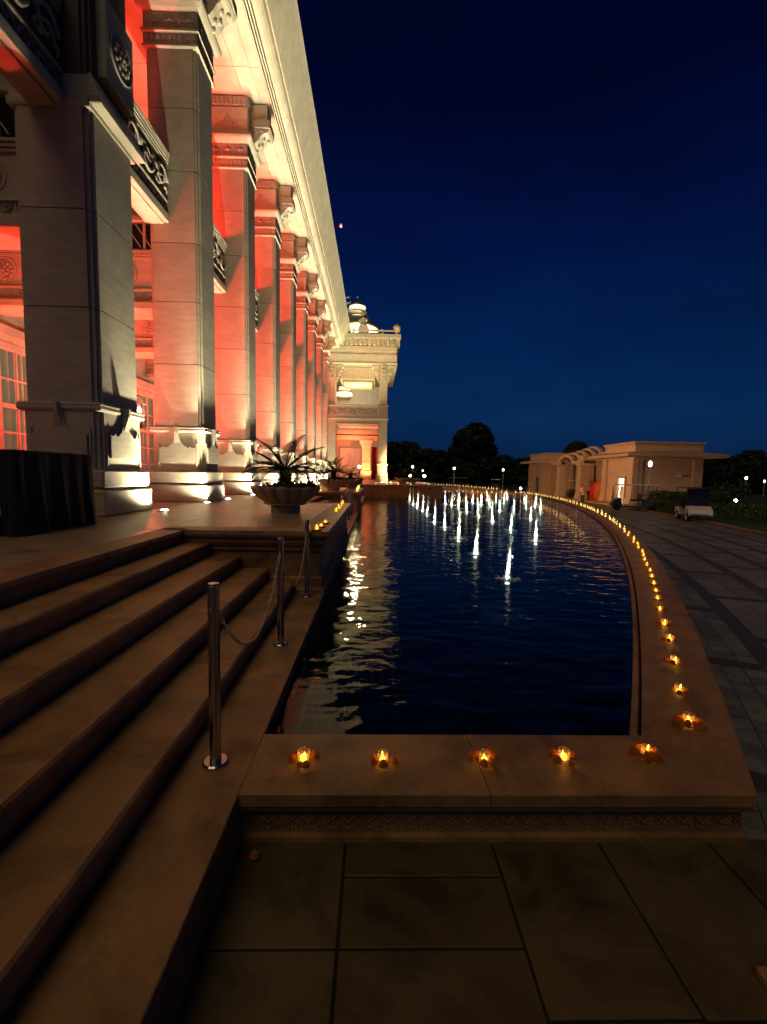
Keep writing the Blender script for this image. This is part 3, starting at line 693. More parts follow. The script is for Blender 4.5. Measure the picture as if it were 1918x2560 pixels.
def make_balustrade(L):     # origin: column right-face line, y = start; runs +y; faces +x
    x1, x0 = -0.59, -1.04
    b = MB().box(x0, x1-0.05, 0, L, Z(6.23), Z(7.44)).build('balustrade', 'stone_joint')
    MB().box(x0-0.02, x1, 0, L, Z(6.22), Z(6.37), 0.01).build('lower_beam', 'stone', b)
    MB().box(x0+0.09, x1-0.10, 0.02, L-0.02, Z(6.19), Z(6.225), 0.008).build('soffit_strip', 'stone', b)
    MB().box(x1-0.06, x1-0.01, 0, L, Z(6.37), Z(6.395)).build('fillet', 'stone', b)
    MB().box(x1-0.06, x1-0.01, 0, L, Z(6.60), Z(6.635)).build('fillet', 'stone', b)
    for k in range(4): MB().box(x1-0.06, x1-0.01+0.014*k, 0, L, Z(7.27+0.055*k), Z(7.31+0.055*k)).build('rail_moulding', 'stone', b)
    MB().box(x0-0.02, x1+0.04, 0, L, Z(7.475), Z(7.50)).build('rail_cap', 'stone', b)
    M = T((x1-0.05, 0, 0)) @ RZ(PI/2)
    scrollwork(MB().at(M @ T((0, 0, Z(6.95)))), L, 0.60, max(3, round(L/0.52))).build('scrollwork', 'stone_carved', b, smooth=True)
    mb = MB().at(M @ T((0, 0, Z(6.50)))); n = round(L/0.16)
    for k in range(n):
        x = (k+0.5)*L/n
        mb.tube([(x-0.06, 0, 0.08), (x-0.045, -0.015, 0.0), (x-0.015, -0.02, -0.05), (x, -0.02, -0.01), (x+0.015, -0.02, -0.05), (x+0.045, -0.015, 0.0), (x+0.06, 0, 0.08)], 0.012, 5)
        mb.ell((x, -0.015, -0.07), 0.014, 0.012, 0.022, 5, 3)
    mb.build('drop_frieze', 'stone_carved', b)
    return b
bl = make_balustrade(CSP - CD)
for k in range(7):
    b = bl if k == 0 else copy_tree(bl)
    b.parent = palace; b.location = Vector((CX, CY0 + k*CSP + CD, ZP)) - PL
bl1 = make_balustrade(CY0 - PY - PD); bl1.parent = palace; bl1.location = Vector((CX, PY+PD, ZP)) - PL
bl0 = make_balustrade(4.2); bl0.parent = palace; bl0.location = Vector((CX+0.065, PY-4.2, ZP-0.20)) - PL

# soffit, cornice, roof
soff = MB().at(pinv).box(-8.3, -2.93, 5.2, 38.3, 11.262, 11.7).build('soffit', 'stone_joint', palace)
y = 5.2; k = 0
while y < 38.2:
    d = min(1.75, 38.3-y)
    for xa, xb in ((-8.2, -6.5), (-6.5, -4.75), (-4.75, -3.6), (-3.6, -3.20), (-3.20, -2.94)):
        MB().at(pinv).box(xa+0.006, xb-0.006, y+0.006, y+d-0.006, 11.235 + (0.0 if xa > -3.3 else 0.012), 11.27).build('soffit_panel', 'stone', soff, clean=False)
    y += d; k += 1
CORN = [(-2.94, 11.235), (-2.905, 11.235), (-2.905, 11.33), (-2.865, 11.33), (-2.865, 11.42), (-2.825, 11.42), (-2.825, 11.51), (-2.78, 11.51), (-2.72, 11.52), (-2.655, 11.56), (-2.60, 11.62), (-2.565, 11.70), (-2.56, 11.725), (-2.53, 11.71), (-2.06, 12.56), (-2.02, 12.62), (-2.04, 12.70), (-2.94, 12.70)]
corn = MB().at(pinv).box(-2.95, -2.6, 5.2, 38.3, 11.80, 12.68).build('cornice', 'stone', palace)
y = 5.2
while y < 38.2:
    d = min(3.0, 38.3-y); n_ = len(CORN)
    mb = MB().at(pinv).add([(x, y+0.003, z) for x, z in CORN] + [(x, y+d-0.003, z) for x, z in CORN], [tuple(range(n_)), tuple(range(2*n_-1, n_-1, -1))] + [(i, n_+i, n_+(i+1) % n_, (i+1) % n_) for i in range(n_)])
    mb.build('cornice_stone', 'stone', corn); y += d
MB().at(pinv).box(-9, -2.2, 5.2, 38.0, 12.704, 12.9).build('roof', 'stone', palace)

# veranda back wall with windows, cross beams with roundels
wall = MB().at(pinv).box(-8.7, -8.12, 2.0, 38.3, ZP, 11.3).build('back_wall', 'stone', palace)
MB().at(pinv).box(-8.13, -7.98, 2.0, 38.3, 4.08, 4.16).build('wall_moulding', 'stone', wall)
MB().at(pinv).box(-8.13, -7.90, 2.0, 38.3, 4.16, 4.40, 0.02).build('wall_moulding', 'stone', wall)
MB().at(pinv).box(-8.13, -7.95, 2.0, 38.3, 6.3, 6.5, 0.02).build('wall_moulding', 'stone', wall)
MB().at(pinv).box(-8.13, -7.95, 2.0, 38.3, 8.2, 8.4, 0.02).build('wall_moulding', 'stone', wall)
def make_window():     # origin at the floor, centre of the window on the wall face; faces +x
    w = MB().box(-0.02, 0.10, -1.22, -1.06, 0, 3.35, 0.01).box(-0.02, 0.10, 1.06, 1.22, 0, 3.35, 0.01).box(-0.02, 0.12, -1.22, 1.22, 3.2, 3.36, 0.01).build('window', 'window_frame')
    vs = []; fs = []; n = 70
    for i in range(n+1):
        y = -1.06 + 2.12*i/n; x = 0.012 + 0.02*math.sin(i*0.9) + 0.012*math.sin(i*2.3+1)
        vs += [(x, y, 0.02), (x, y, 3.2)]
    fs = [(2*i, 2*i+2, 2*i+3, 2*i+1) for i in range(n)]
    MB().add(vs, fs).build('curtain', 'curtain', w, smooth=True, clean=False)
    for y, t_ in ((-0.53, 0.025), (0, 0.075), (0.53, 0.025)): MB().box(0.055, 0.095, y-t_, y+t_, 0, 3.2, 0.006).build('mullion', 'window_frame', w)
    for z, t_ in ((0.25, 0.03), (0.85, 0.02), (1.42, 0.02), (2.0, 0.05), (2.58, 0.02)):
        MB().box(0.06, 0.10, -1.06, 1.06, z-t_, z+t_, 0.006).build('glazing_bar', 'window_frame', w)
    return w
wn_ = make_window()
for k in range(8):
    w_ = wn_ if k == 0 else copy_tree(wn_)
    w_.parent = palace; w_.location = Vector((-8.12, 10.15 + k*CSP, ZP)) - PL
def make_beam(L):      # runs along x from 0 to -L, faces -y, origin at the column's inner face
    b = MB().box(-L, 0, 0.10, 0.60, Z(4.62), Z(6.9)).build('cross_beam', 'stone')
    MB().box(-L, 0, 0.0, 0.7, Z(4.60), Z(4.74), 0.01).build('beam_ledge', 'stone', b)
    MB().box(-L, 0, 0.05, 0.65, Z(4.74), Z(4.79), 0.01).build('beam_fillet', 'stone', b)
    mb = MB()
    for k in range(int(L/0.2)):
        x = -L + (k+0.5)*L/int(L/0.2)
        mb.tube([(x-0.09, 0.095, Z(4.95)), (x-0.05, 0.08, Z(4.86)), (x, 0.08, Z(4.83)), (x+0.05, 0.08, Z(4.86)), (x+0.09, 0.095, Z(4.95))], 0.014, 5); mb.ell((x, 0.09, Z(4.91)), 0.03, 0.02, 0.025, 6, 4)
    mb.build('drop_frieze', 'stone_carved', b)
    MB().box(-L, 0, 0.06, 0.64, Z(4.97), Z(5.01)).build('beam_fillet', 'stone', b)
    n = max(1, int(L/0.95))
    for k in range(n):
        roundel(MB().at(T((-(k+0.5)*L/n, 0.10, Z(5.31)))), 0.26).build('roundel', 'stone_carved', b)
    for k in range(3): MB().box(-L, 0, 0.07-0.02*k, 0.63, Z(5.60+0.055*k), Z(5.64+0.055*k)).build('beam_fillet', 'stone', b)
    MB().box(-L+0.02, -0.02, 0.085, 0.0995, Z(5.80), Z(6.28)).build('lattice_back', 'glass_dark', b)
    for k in range(int(L/0.42)+1): MB().box(-L+0.05+k*0.42, -L+0.09+k*0.42, 0.05, 0.085, Z(5.78), Z(6.30)).build('lattice_bar', 'window_frame', b)
    for k in range(int(L/0.42)*2):
        x = -L+0.1+k*0.21; MB().add([(x, 0.06, Z(6.26)), (x+0.02, 0.06, Z(6.26)), (x+0.32, 0.06, Z(5.82)), (x+0.30, 0.06, Z(5.82)), (x, 0.08, Z(6.26)), (x+0.02, 0.08, Z(6.26)), (x+0.32, 0.08, Z(5.82)), (x+0.30, 0.08, Z(5.82))], [(0, 1, 2, 3), (4, 7, 6, 5), (0, 4, 5, 1), (2, 6, 7, 3), (1, 5, 6, 2), (0, 3, 7, 4)]).build('lattice_bar', 'window_frame', b) if x + 0.32 < 0 else None
    MB().box(-L, 0, 0.0, 0.7, Z(6.30), Z(6.40), 0.01).build('beam_ledge', 'stone', b)
    return b
bm0 = make_beam(8.12 - 3.53 - CW)
for k in range(8):
    b = bm0 if k == 0 else copy_tree(bm0)
    b.parent = palace; b.location = Vector((CX-CW, CY0 + 0.09 + k*CSP, ZP)) - PL
bmp = make_beam(8.12 - 3.74 - PW); bmp.parent = palace; bmp.location = Vector((PX-PW, PY+0.20, ZP)) - PL

# wall lantern
ln = empty('wall_lantern', (-7.99, 15.3, 2.55)); tag(ln, 'black framed glass lantern lit on the red veranda wall', 'lantern')
MB().box(0.0, 0.04, -0.06, 0.06, 0.0, 1.25).box(0.0, 0.34, -0.02, 0.02, 1.18, 1.22).build('bracket_arm', 'black_metal', ln)
mb = MB()
for sx in (-1, 1):
    for sy in (-1, 1): mb.box(0.34+sx*0.14-0.012, 0.34+sx*0.14+0.012, sy*0.14-0.012, sy*0.14+0.012, 0.25, 0.92)
mb.box(0.19, 0.49, -0.15, 0.15, 0.22, 0.25); mb.build('cage', 'black_metal', ln)
MB().lathe([(0.20, 0.0), (0.14, 0.06), (0.06, 0.18), (0.02, 0.26)], 8, (0.34, 0, 0.92)).build('lantern_cap', 'white_paint', ln)
MB().box(0.205, 0.475, -0.135, 0.135, 0.26, 0.91).build('lantern_glass', 'jar_glass', ln)
MB().lathe([(0.02, 0.10), (0.09, 0.0), (0.05, -0.06), (0.0, -0.08)], 8, (0.34, 0, 0.22)).build('finial', 'black_metal', ln)
MB().ell((0.34, 0, 0.72), 0.07, 0.07, 0.13, 10, 6).build('bulb', 'lantern_bulb', ln, smooth=True)
for k in range(-2, 6):
    yy = 15.3 + CSP*k
    if k:
        l2 = copy_tree(ln); l2.location = (-7.99, yy, 2.55); tag(l2, 'further glass lantern added on the veranda wall for fill light, hidden behind the columns', 'lantern', 'added lanterns on the veranda wall')  # copies added for their light on the terrace floor
    light('POINT', 'veranda_fill', (-7.30, yy, 3.25), 60, (1.0, 0.20, 0.11), 0.12)  # added red fill for floor and walls, not the bulb's own colour

# small fittings on the eave edge
ea = empty('roof_beacon', (-1.93, 22.3, 12.70)); tag(ea, 'tiny red beacon lamp on the outer edge of the eave', 'beacon')
MB().tube([(0, 0, 0), (0.05, 0, 0.02), (0.16, 0, 0.04)], 0.012, 5).build('arm', 'black_metal', ea); MB().ell((0.22, 0, 0.06), 0.07, 0.07, 0.09, 8, 5).build('lamp', 'beacon', ea, smooth=True)
for k, yy in enumerate((31.0, 32.0, 33.2)):
    bd = empty('roof_spike', (-2.0, yy, 12.70)); tag(bd, 'thin pale fitting on the far end of the eave edge', 'roof fitting', 'small fittings on the eave edge')
    MB().tube([(0, 0, 0), (0.10, 0, 0.10), (0.26, 0.05, 0.16)], 0.018, 5).build('arm', 'white_paint', bd); MB().tube([(0.02, 0, 0.12), (0.12, 0, 0.10), (0.22, 0, 0.0)], 0.014, 5).build('arm', 'white_paint', bd)

# lamps of the palace: in-ground uplights beside every column, red floods inside the veranda
UP = [(-3.35, 7.41)]
for k in range(8): UP += [(-3.36, CY0 + k*CSP - 0.27), (-3.38, CY0 + k*CSP + CD + 0.24)]
for i, (x, yy) in enumerate(UP):
    u = empty('ground_uplight', (x, yy, ZP)); tag(u, ['in-ground uplight in the terrace floor behind the nearest pier', 'in-ground uplight just before the first slim column', 'in-ground uplight just behind the first slim column', 'in-ground uplight just before the second slim column'][i] if i < 4 else 'glowing in-ground uplight at the foot of the farther columns', 'uplight', 'uplights in the terrace floor')
    MB().lathe([(0.085, 0.0), (0.085, 0.012), (0.068, 0.014), (0.068, 0.004)], 16, cap=False).build('ring', 'steel', u)
    MB().lathe([(0.0, 0.026), (0.04, 0.022), (0.066, 0.008)], 16, cap=False).build('lens', 'uplight_lens', u)
    light('SPOT', 'uplight_beam', (x, yy, ZP+0.03), 2300 if i else 600, (1.0, 0.92, 0.62), 0.05, (x+0.56, yy + (0.04 if i % 2 else -0.04), 5) if i else (x-0.15, yy-0.1, 5), 52, 1.0)
    light('SPOT', 'uplight_spill', (x, yy, ZP+0.035), 300, (1.0, 0.92, 0.64), 0.05, (x-0.3, yy, 3), 155, 0.8)
for k in range(8):
    yy = (PY+PD+CY0)/2 if k == 0 else CY0 + (k-1)*CSP + (CD+CSP)/2
    xx = -6.5
    f = empty('red_floodlight', (xx, yy, ZP)); tag(f, 'red floodlight on the veranda floor between two columns', 'floodlight', 'red floodlights in the veranda')
    MB().box(-0.14, 0.14, -0.10, 0.10, 0.0, 0.10, 0.01).build('housing', 'black_metal', f); MB().box(-0.12, 0.12, -0.08, 0.08, 0.10, 0.104).build('lens', 'red_lens', f)
    light('SPOT', 'red_beam', (xx, yy, ZP+0.14), 3000 if k else 2000, (1.0, 0.035, 0.018), 0.10, (-4.2, yy+1.3, 7.2), 100, 1.0)
    if k:
        gf = empty('gallery_floodlight', (-5.7, yy, 6.98)); tag(gf, 'red floodlight on the upper gallery rail between two columns', 'floodlight', 'red floodlights in the veranda')
        MB().box(-0.12, 0.12, -0.08, 0.08, 0.0, 0.09, 0.01).build('housing', 'black_metal', gf); MB().box(-0.10, 0.10, -0.06, 0.06, 0.09, 0.094).build('lens', 'red_lens', gf); MB().box(-0.03, 0.03, -1.75, 1.75, -0.06, -0.001).build('mounting_rail', 'black_metal', gf)
        light('SPOT', 'gallery_beam', (-5.7, yy, 7.11), 650, (1.0, 0.035, 0.018), 0.08, (-4.2, yy+1.4, 10.0), 125, 0.9)
    light('SPOT', 'red_wash', (xx-0.8, yy, ZP+0.14), 360, (1.0, 0.035, 0.018), 0.10, (xx-1.5, yy, 6), 140, 0.8)

# ------------------------------------------------------------------ the far porch with its dome
QY = 37.6
QL = Vector((-1.4, QY+4, ZP)); qi = T(-QL)
porch = empty('domed_porch', QL); tag(porch, 'far stone porch with carved band, parapet and lit gold-rimmed dome', 'building')
def qb(name, mat, *b, parent=None, bev=0.0): return MB().at(qi).box(*b, bev).build(name, mat, parent or porch)
def pcolumn(x0, x1, y0, y1, ztop, zup):
    c = qb('column', 'stone', x0, x1, y0, y1, 2.2, ztop)
    d = 0.14
    qb('plinth', 'stone', x0-d, x1+d, y0-d, y1+d, ZP, 1.12, parent=c, bev=0.03)
    qb('upper_plinth', 'stone', x0-d+0.03, x1+d-0.03, y0-d+0.03, y1+d-0.03, 1.14, 1.42, parent=c, bev=0.03)
    qb('pedestal', 'stone', x0-0.05, x1+0.05, y0-0.05, y1+0.05, 1.42, 2.12, parent=c)
    qb('pedestal_cap', 'stone', x0-0.13, x1+0.13, y0-0.13, y1+0.13, 2.08, 2.2, parent=c, bev=0.03)
    mb = MB().at(qi @ T(((x0+x1)/2, y0-0.05, 0)) @ RX(PI/2)); mb.prism([(0.30, 1.60), (0.26, 1.66), (0.12, 1.70), (0.05, 1.82), (0, 2.0), (-0.05, 1.82), (-0.12, 1.70), (-0.26, 1.66), (-0.30, 1.60)], 0, 0.05); mb.build('carved_leaf', 'stone_carved', c)
    if zup:
        qb('upper_shaft', 'stone', x0+0.03, x1-0.03, y0+0.03, y1-0.03, 6.86, 10.1, parent=c)
        for sx in (-1, 1):
            xm = x0 if sx < 0 else x1
            for k in range(5):
                w = 0.08 + 0.12*k
                qb('corbel_step', 'stone_carved' if k % 2 else 'stone', min(xm, xm+sx*w), max(xm, xm+sx*w), y0+0.05, y1-0.05, 8.75+0.26*k, 8.99+0.26*k, parent=c, bev=0.02)
        for k in range(4): qb('corbel_step', 'stone_carved', x0+0.2, x1-0.2, y0-0.08-0.09*k, y0, 8.9+0.29*k, 9.15+0.29*k, parent=c, bev=0.02)
    return c
pcolumn(0.28, 0.98, QY, QY+0.7, 5.74, True)
pcolumn(-3.86, -3.16, QY, QY+0.7, 5.74, True)
pcolumn(0.28, 0.98, QY+9, QY+9.7, 5.74, False)
band = qb('carved_band', 'stone', -3.9, 1.0, QY-0.06, QY+0.76, 5.78, 6.82)
qb('band_moulding', 'stone', -3.9, 1.08, QY-0.14, QY+0.8, 5.72, 5.86, parent=band, bev=0.02)
qb('band_moulding', 'stone', -3.9, 1.06, QY-0.12, QY+0.8, 6.78, 6.88, parent=band, bev=0.02)
scrollwork(MB().at(qi @ T((-3.8, QY-0.065, 6.32))), 3.95, 0.72, 9, 0.036).build('scrollwork', 'stone_carved', band, smooth=True)
mp = qb('medallion_panel', 'stone', 0.24, 1.02, QY-0.11, QY-0.05, 5.92, 6.72, parent=band, bev=0.01)
for s_ in (0.34, 0.24, 0.14): 
    m_ = MB().at(qi @ T((0.63, QY-0.115, 6.32)))
    for (a, b, c, d) in ((-s_, s_, -s_, -s_+0.03), (-s_, s_, s_-0.03, s_), (-s_, -s_+0.03, -s_, s_), (s_-0.03, s_, -s_, s_)): m_.box(a, b, -0.02, 0.01, c, d)
    m_.build('panel_frame', 'stone_carved', band)
# side band towards the far columns, lintel below, ceiling
qb('side_band', 'stone', 0.30, 0.96, QY+0.8, QY+9, 5.78, 6.82, parent=band)
lint = qb('lintel', 'stone', -3.16, 0.30, QY+0.15, QY+0.55, 5.40, 5.72)
qb('lintel_fillet', 'stone', -3.16, 0.28, QY+0.05, QY+0.6, 5.34, 5.42, parent=lint, bev=0.01)
qb('porch_ceiling', 'stone', -3.9, 0.9, QY+0.8, QY+14, 6.4, 6.6)
# entablature, cornice, corbels, parapet
ent = qb('entablature', 'stone', -3.9, 1.66, QY-0.30, QY+9.5, 10.12, 10.80)
qb('entablature_moulding', 'stone', -3.9, 1.72, QY-0.36, QY+9.5, 10.06, 10.16, parent=ent, bev=0.02)
qb('cornice_step', 'stone', -3.9, 1.60, QY-0.24, QY+9.5, 10.80, 11.02, parent=ent)
qb('cornice_step', 'stone', -3.9, 1.66, QY-0.36, QY+9.5, 11.02, 11.40, parent=ent)
qb('cornice_step', 'stone', -3.9, 1.62, QY-0.30, QY+9.5, 11.40, 11.98, parent=ent)
for k in range(13): qb('corbel', 'stone', -3.1 + k*0.36, -2.93 + k*0.36, QY-0.62, QY-0.28, 11.46, 11.96, parent=ent, bev=0.02)
for k in range(20): qb('corbel', 'stone', 1.60, 1.88, QY-0.2 + k*0.46, QY+0.0 + k*0.46, 11.46, 11.96, parent=ent, bev=0.02)
par = qb('parapet', 'stone', -3.9, 1.92, QY-0.70, QY+9.7, 11.96, 12.26)
qb('parapet_rail', 'stone', -3.9, 1.86, QY-0.66, QY-0.50, 12.48, 12.58, parent=par, bev=0.02)
for k in range(5): MB().at(qi).lathe([(0.12, 12.26), (0.14, 12.32), (0.06, 12.40), (0.10, 12.50), (0.10, 12.62), (0.0, 12.70)], 8, (-2.9 + k*1.12, QY-0.58, 0)).build('baluster', 'stone', par)
MB().at(qi).lathe([(0.18, 12.26), (0.20, 12.40), (0.12, 12.46), (0.25, 12.56), (0.33, 12.78), (0.25, 13.0), (0.08, 13.09), (0.0, 13.12)], 14, (1.62, QY-0.45, 0)).build('corner_ball', 'stone', par, smooth=True)
qb('roof_kerb', 'stone', -2.9, 0.6, QY+1.2, QY+1.6, 12.26, 12.9, parent=par)
# statue on the parapet
sb = qb('statue_base', 'stone', -1.42, -0.66, QY-0.65, QY-0.1, 12.26, 12.82, bev=0.03)
mb = MB().at(qi @ T((-1.04, QY-0.38, 12.82)))
mb.lathe([(0.30, 0.0), (0.31, 0.12), (0.22, 0.30), (0.20, 0.48), (0.24, 0.62), (0.21, 0.74), (0.09, 0.82), (0.085, 0.86), (0.13, 0.93), (0.15, 1.03), (0.13, 1.13), (0.10, 1.22), (0.0, 1.28)], 12)
mb.ell((0.26, -0.12, 0.52), 0.11, 0.14, 0.16, 7, 5); mb.ell((-0.25, -0.10, 0.46), 0.10, 0.14, 0.20, 7, 5); mb.ell((0.02, -0.15, 1.03), 0.05, 0.06, 0.05, 6, 4); mb.ell((0.0, 0.0, 1.18), 0.16, 0.13, 0.06, 8, 4)
mb.build('statue', 'stone', sb, smooth=True)
# dome
DM = qi @ T((-1.83, QY+7.6, 0))
dome = MB().at(DM).lathe([(2.0, 12.3), (2.0, 13.6), (1.9, 13.7), (1.86, 14.2)], 32).build('dome', 'stone', porch)
MB().at(DM).lathe([(1.84, 14.25), (1.92, 14.55), (1.86, 14.58), (1.95, 14.62), (2.02, 14.98), (1.9, 15.0)], 32, cap=False).build('lit_cove', 'lit_band', dome)
MB().at(DM).lathe([(1.9, 15.0), (2.12, 15.02), (2.10, 15.10), (1.92, 15.24), (1.72, 15.34)], 32, cap=False).build('gold_rim', 'gold', dome, smooth=True)
MB().at(DM).lathe([(1.75, 15.32), (1.50, 15.46), (1.44, 15.60), (1.48, 15.64), (1.30, 15.82), (1.22, 16.02), (1.26, 16.06), (1.10, 16.26), (1.02, 16.44), (1.05, 16.48), (0.84, 16.68), (0.50, 16.76)], 32, cap=False).build('dome_shell', 'stone', dome, smooth=False)
MB().at(DM).lathe([(0.55, 16.72), (0.66, 16.80), (0.78, 16.96), (0.80, 17.10), (0.76, 17.16)], 24, cap=False).build('lit_lantern', 'lit_band', dome, smooth=True)
MB().at(DM).lathe([(0.80, 17.12), (0.76, 17.26), (0.60, 17.42), (0.34, 17.54), (0.10, 17.62), (0.0, 17.64)], 24, cap=False).build('lantern_cap', 'gold', dome, smooth=True)
MB().at(DM).lathe([(0.07, 17.60), (0.05, 17.74), (0.15, 17.86), (0.16, 17.98), (0.10, 18.10), (0.0, 18.16)], 12).build('finial', 'stone', dome, smooth=True)
# what shows through the open upper storey: lit ceiling coffer and the wing behind with its small dome
qb('ceiling_coffer', 'stone', -2.95, -0.05, QY+0.9, QY+4.5, 9.05, 10.05, bev=0.04)
qb('ceiling_coffer', 'stone', -2.70, -0.25, QY+1.1, QY+4.3, 8.85, 9.06, bev=0.04)
rw = qb('rear_wing', 'stone', -8, 0.8, 62, 70, ZP, 12.9)
qb('wing_cornice', 'stone', -8, 1.0, 61.8, 70, 12.9, 13.2, parent=rw); qb('wing_parapet', 'stone', -8, 1.1, 61.5, 70, 13.9, 14.3, parent=rw)
for k in range(22): qb('wing_corbel', 'stone', -8+k*0.42, -7.8+k*0.42, 61.55, 61.9, 13.2, 13.8, parent=rw)
qb('wing_upper_wall', 'stone', -8, 0.7, 62.0, 70, 13.2, 13.9, parent=rw)
MB().at(qi @ T((-4.0, 60, 1.15))).lathe([(1.05, 10.1), (1.05, 10.5), (0.85, 10.7), (0.70, 10.9), (0.70, 11.2)], 16).build('turret_tier', 'lit_band', rw)  # the tier's lit look is put in as its own glow
MB().at(qi @ T((-4.0, 60, 1.15))).lathe([(1.2, 10.48), (1.15, 10.56), (0.85, 10.72)], 16).build('turret_rim', 'gold', rw)
MB().at(qi @ T((-3.8, 60, 1.15))).lathe([(0.72, 11.18), (0.70, 11.5), (0.50, 11.85), (0.22, 12.05), (0.06, 12.3), (0.0, 12.5)], 16).build('turret_dome', 'stone_carved', rw, smooth=True)
# inside the ground storey: red column, beams, pale hangings, wall
ic = qb('inner_column', 'stone', -1.45, -0.50, 54, 54.9, 1.6, 4.9)
qb('inner_capital', 'stone', -1.60, -0.35, 53.85, 55.05, 4.6, 4.95, parent=ic, bev=0.03); qb('inner_capital', 'stone', -1.75, -0.2, 53.7, 55.2, 4.95, 5.3, parent=ic, bev=0.03); qb('inner_base', 'stone', -1.6, -0.35, 53.85, 55.05, ZP, 1.7, parent=ic, bev=0.03)
for k in range(16): qb('course', 'stone', -1.47, -0.48, 53.98, 54.92, 1.75+k*0.18, 1.9+k*0.18, parent=ic)
qb('inner_beam', 'stone', -5.5, 0.4, 53.8, 55.1, 5.3, 5.75); qb('inner_beam', 'stone', -5.5, 0.4, 53.6, 55.3, 5.9, 6.4)
iw = qb('inner_wall', 'stone', -6, -1.2, 58, 58.5, ZP, 6.4)
vs = []; n = 60
for i in range(n+1):
    x = -4.3 + 2.6*i/n; y = 57.6 + 0.06*math.sin(i*1.1)
    vs += [(x, y, ZP+0.1), (x, y, 4.5)]
MB().at(qi).add(vs, [(2*i, 2*i+2, 2*i+3, 2*i+1) for i in range(n)]).build('hanging_cloth', 'white_paint', iw, smooth=True, clean=False)
qb('opening_panel', 'red_cloth', -0.3, 0.28, 56.0, 56.1, ZP, 4.6)  # red sheet put in for the dark red gap beside the wall

# uplights of the porch, then added fills
for i, (x, y, e) in enumerate(((0.63, QY-0.9, 420), (-3.3, QY-0.9, 420), (1.35, QY+0.3, 240))):
    u = empty('ground_uplight', (x, y, ZP)); tag(u, ['in-ground uplight before the outer porch column', 'in-ground uplight before the inner porch column', 'in-ground uplight right of the outer porch column'][i], 'uplight', 'uplights in the terrace floor')
    MB().lathe([(0.085, 0.0), (0.085, 0.012), (0.068, 0.014), (0.068, 0.004)], 16, cap=False).build('ring', 'steel', u)
    MB().lathe([(0.0, 0.026), (0.04, 0.022), (0.066, 0.008)], 16, cap=False).build('lens', 'uplight_lens', u)
    light('SPOT', 'uplight_beam', (x, y, ZP+0.03), e, (1.0, 0.84, 0.48), 0.05, (x, y+0.25, 5), 120, 0.9)
light('SPOT', 'porch_red', (-0.95, 52.6, ZP+0.2), 3000, (1.0, 0.12, 0.03), 0.1, (-0.95, 54, 4), 120, 0.7)  # fills for interior, wing and dome, added without any lamp fitting
light('POINT', 'porch_inner', (-2.6, 52.0, 4.2), 900, (1.0, 0.26, 0.12), 0.3)
light('POINT', 'upper_storey', (-1.6, QY+2.2, 7.4), 420, (1.0, 0.88, 0.46), 0.2)
light('POINT', 'wing_glow', (-2.5, 57.0, 11.5), 700, (1.0, 0.86, 0.55), 0.3)
light('SPOT', 'dome_wash', (-1.5, QY+3.0, 12.5), 3500, (1.0, 0.88, 0.5), 0.15, (-1.8, QY+7.0, 15.5), 120, 0.9)
light('SPOT', 'parapet_wash', (-0.3, 29.3, ZP+0.1), 6500, (1.0, 0.92, 0.48), 0.1, (-0.6, QY-0.4, 12.0), 42, 0.9)
# bright floodlight standing on the porch terrace
fl = empty('floodlight', (-1.12, 34.0, ZP+0.0)); tag(fl, 'dazzling white floodlight on a stand before the porch', 'floodlight')
MB().lathe([(0.16, 0), (0.16, 0.03), (0.025, 0.05), (0.025, 1.05)], 10).build('stand', 'black_metal', fl)
MB().box(-0.14, 0.14, -0.03, 0.10, 1.03, 1.28, 0.02).build('housing', 'black_metal', fl)
MB().lathe([(0.0, 0.02), (0.10, 0.0)], 14, cap=False).at(Matrix.Identity(4))
MB().at(T((0, -0.033, 1.155)) @ RX(PI/2)).lathe([(0.10, 0.0), (0.07, 0.025), (0.0, 0.035)], 14, cap=False).build('lens', 'flood_lens', fl, smooth=True)
light('SPOT', 'gatehouse_fill', (-1.0, 33.85, ZP+1.2), 15000, (1.0, 0.52, 0.25), 0.12, (22, 50, 1.6), 75, 0.8)  # orange fill added for the gatehouse front, set beside this lamp

# ------------------------------------------------------------------ things round the pool
# steel bollards with chains
def make_bollard():
    b = empty('bollard', (0, 0, 0))
    MB().lathe([(0.026, 0.012), (0.026, 0.838), (0.024, 0.842)], 20).build('post', 'steel', b, smooth=False)
    MB().lathe([(0.0, 0.8425), (0.0245, 0.8425), (0.0245, 0.848), (0.022, 0.850), (0.0, 0.850)], 20).build('cap', 'steel', b)
    MB().lathe([(0.058, 0.0), (0.058, 0.012), (0.052, 0.018), (0.028, 0.018)], 24).build('base_flange', 'steel', b)
    MB().at(T((0, 0.03, 0.735))).tube([(0, 0.012*math.cos(a), 0.012*math.sin(a)) for a in [2*PI*k/10 for k in range(11)]], 0.003, 5, False).build('eyelet', 'chain_steel', b)
    MB().at(T((0, -0.03, 0.735))).tube([(0, 0.012*math.cos(a), 0.012*math.sin(a)) for a in [2*PI*k/10 for k in range(11)]], 0.003, 5, False).build('eyelet', 'chain_steel', b)
    return b
b0 = make_bollard(); BX = -0.715
spots = [2.045, 3.535, 4.95, 10.35, 11.9, 13.4, 14.9, 21.6, 23.1, 24.6, 26.1, 27.6]
names = ['nearest steel bollard with round foot on the pool ledge', 'second steel bollard, half way along the near pool ledge', 'third steel bollard, against the near platform wall']
for i, y in enumerate(spots):
    b = b0 if i == 0 else copy_tree(b0)
    b.location = (BX, y, 0.0)
    tag(b, names[i] if i < 3 else ('slim steel bollard on the ledge between the two planter platforms' if y < 16 else 'slim steel bollard on the ledge beyond the far planters'), 'bollard', 'steel bollards along the pool ledge')
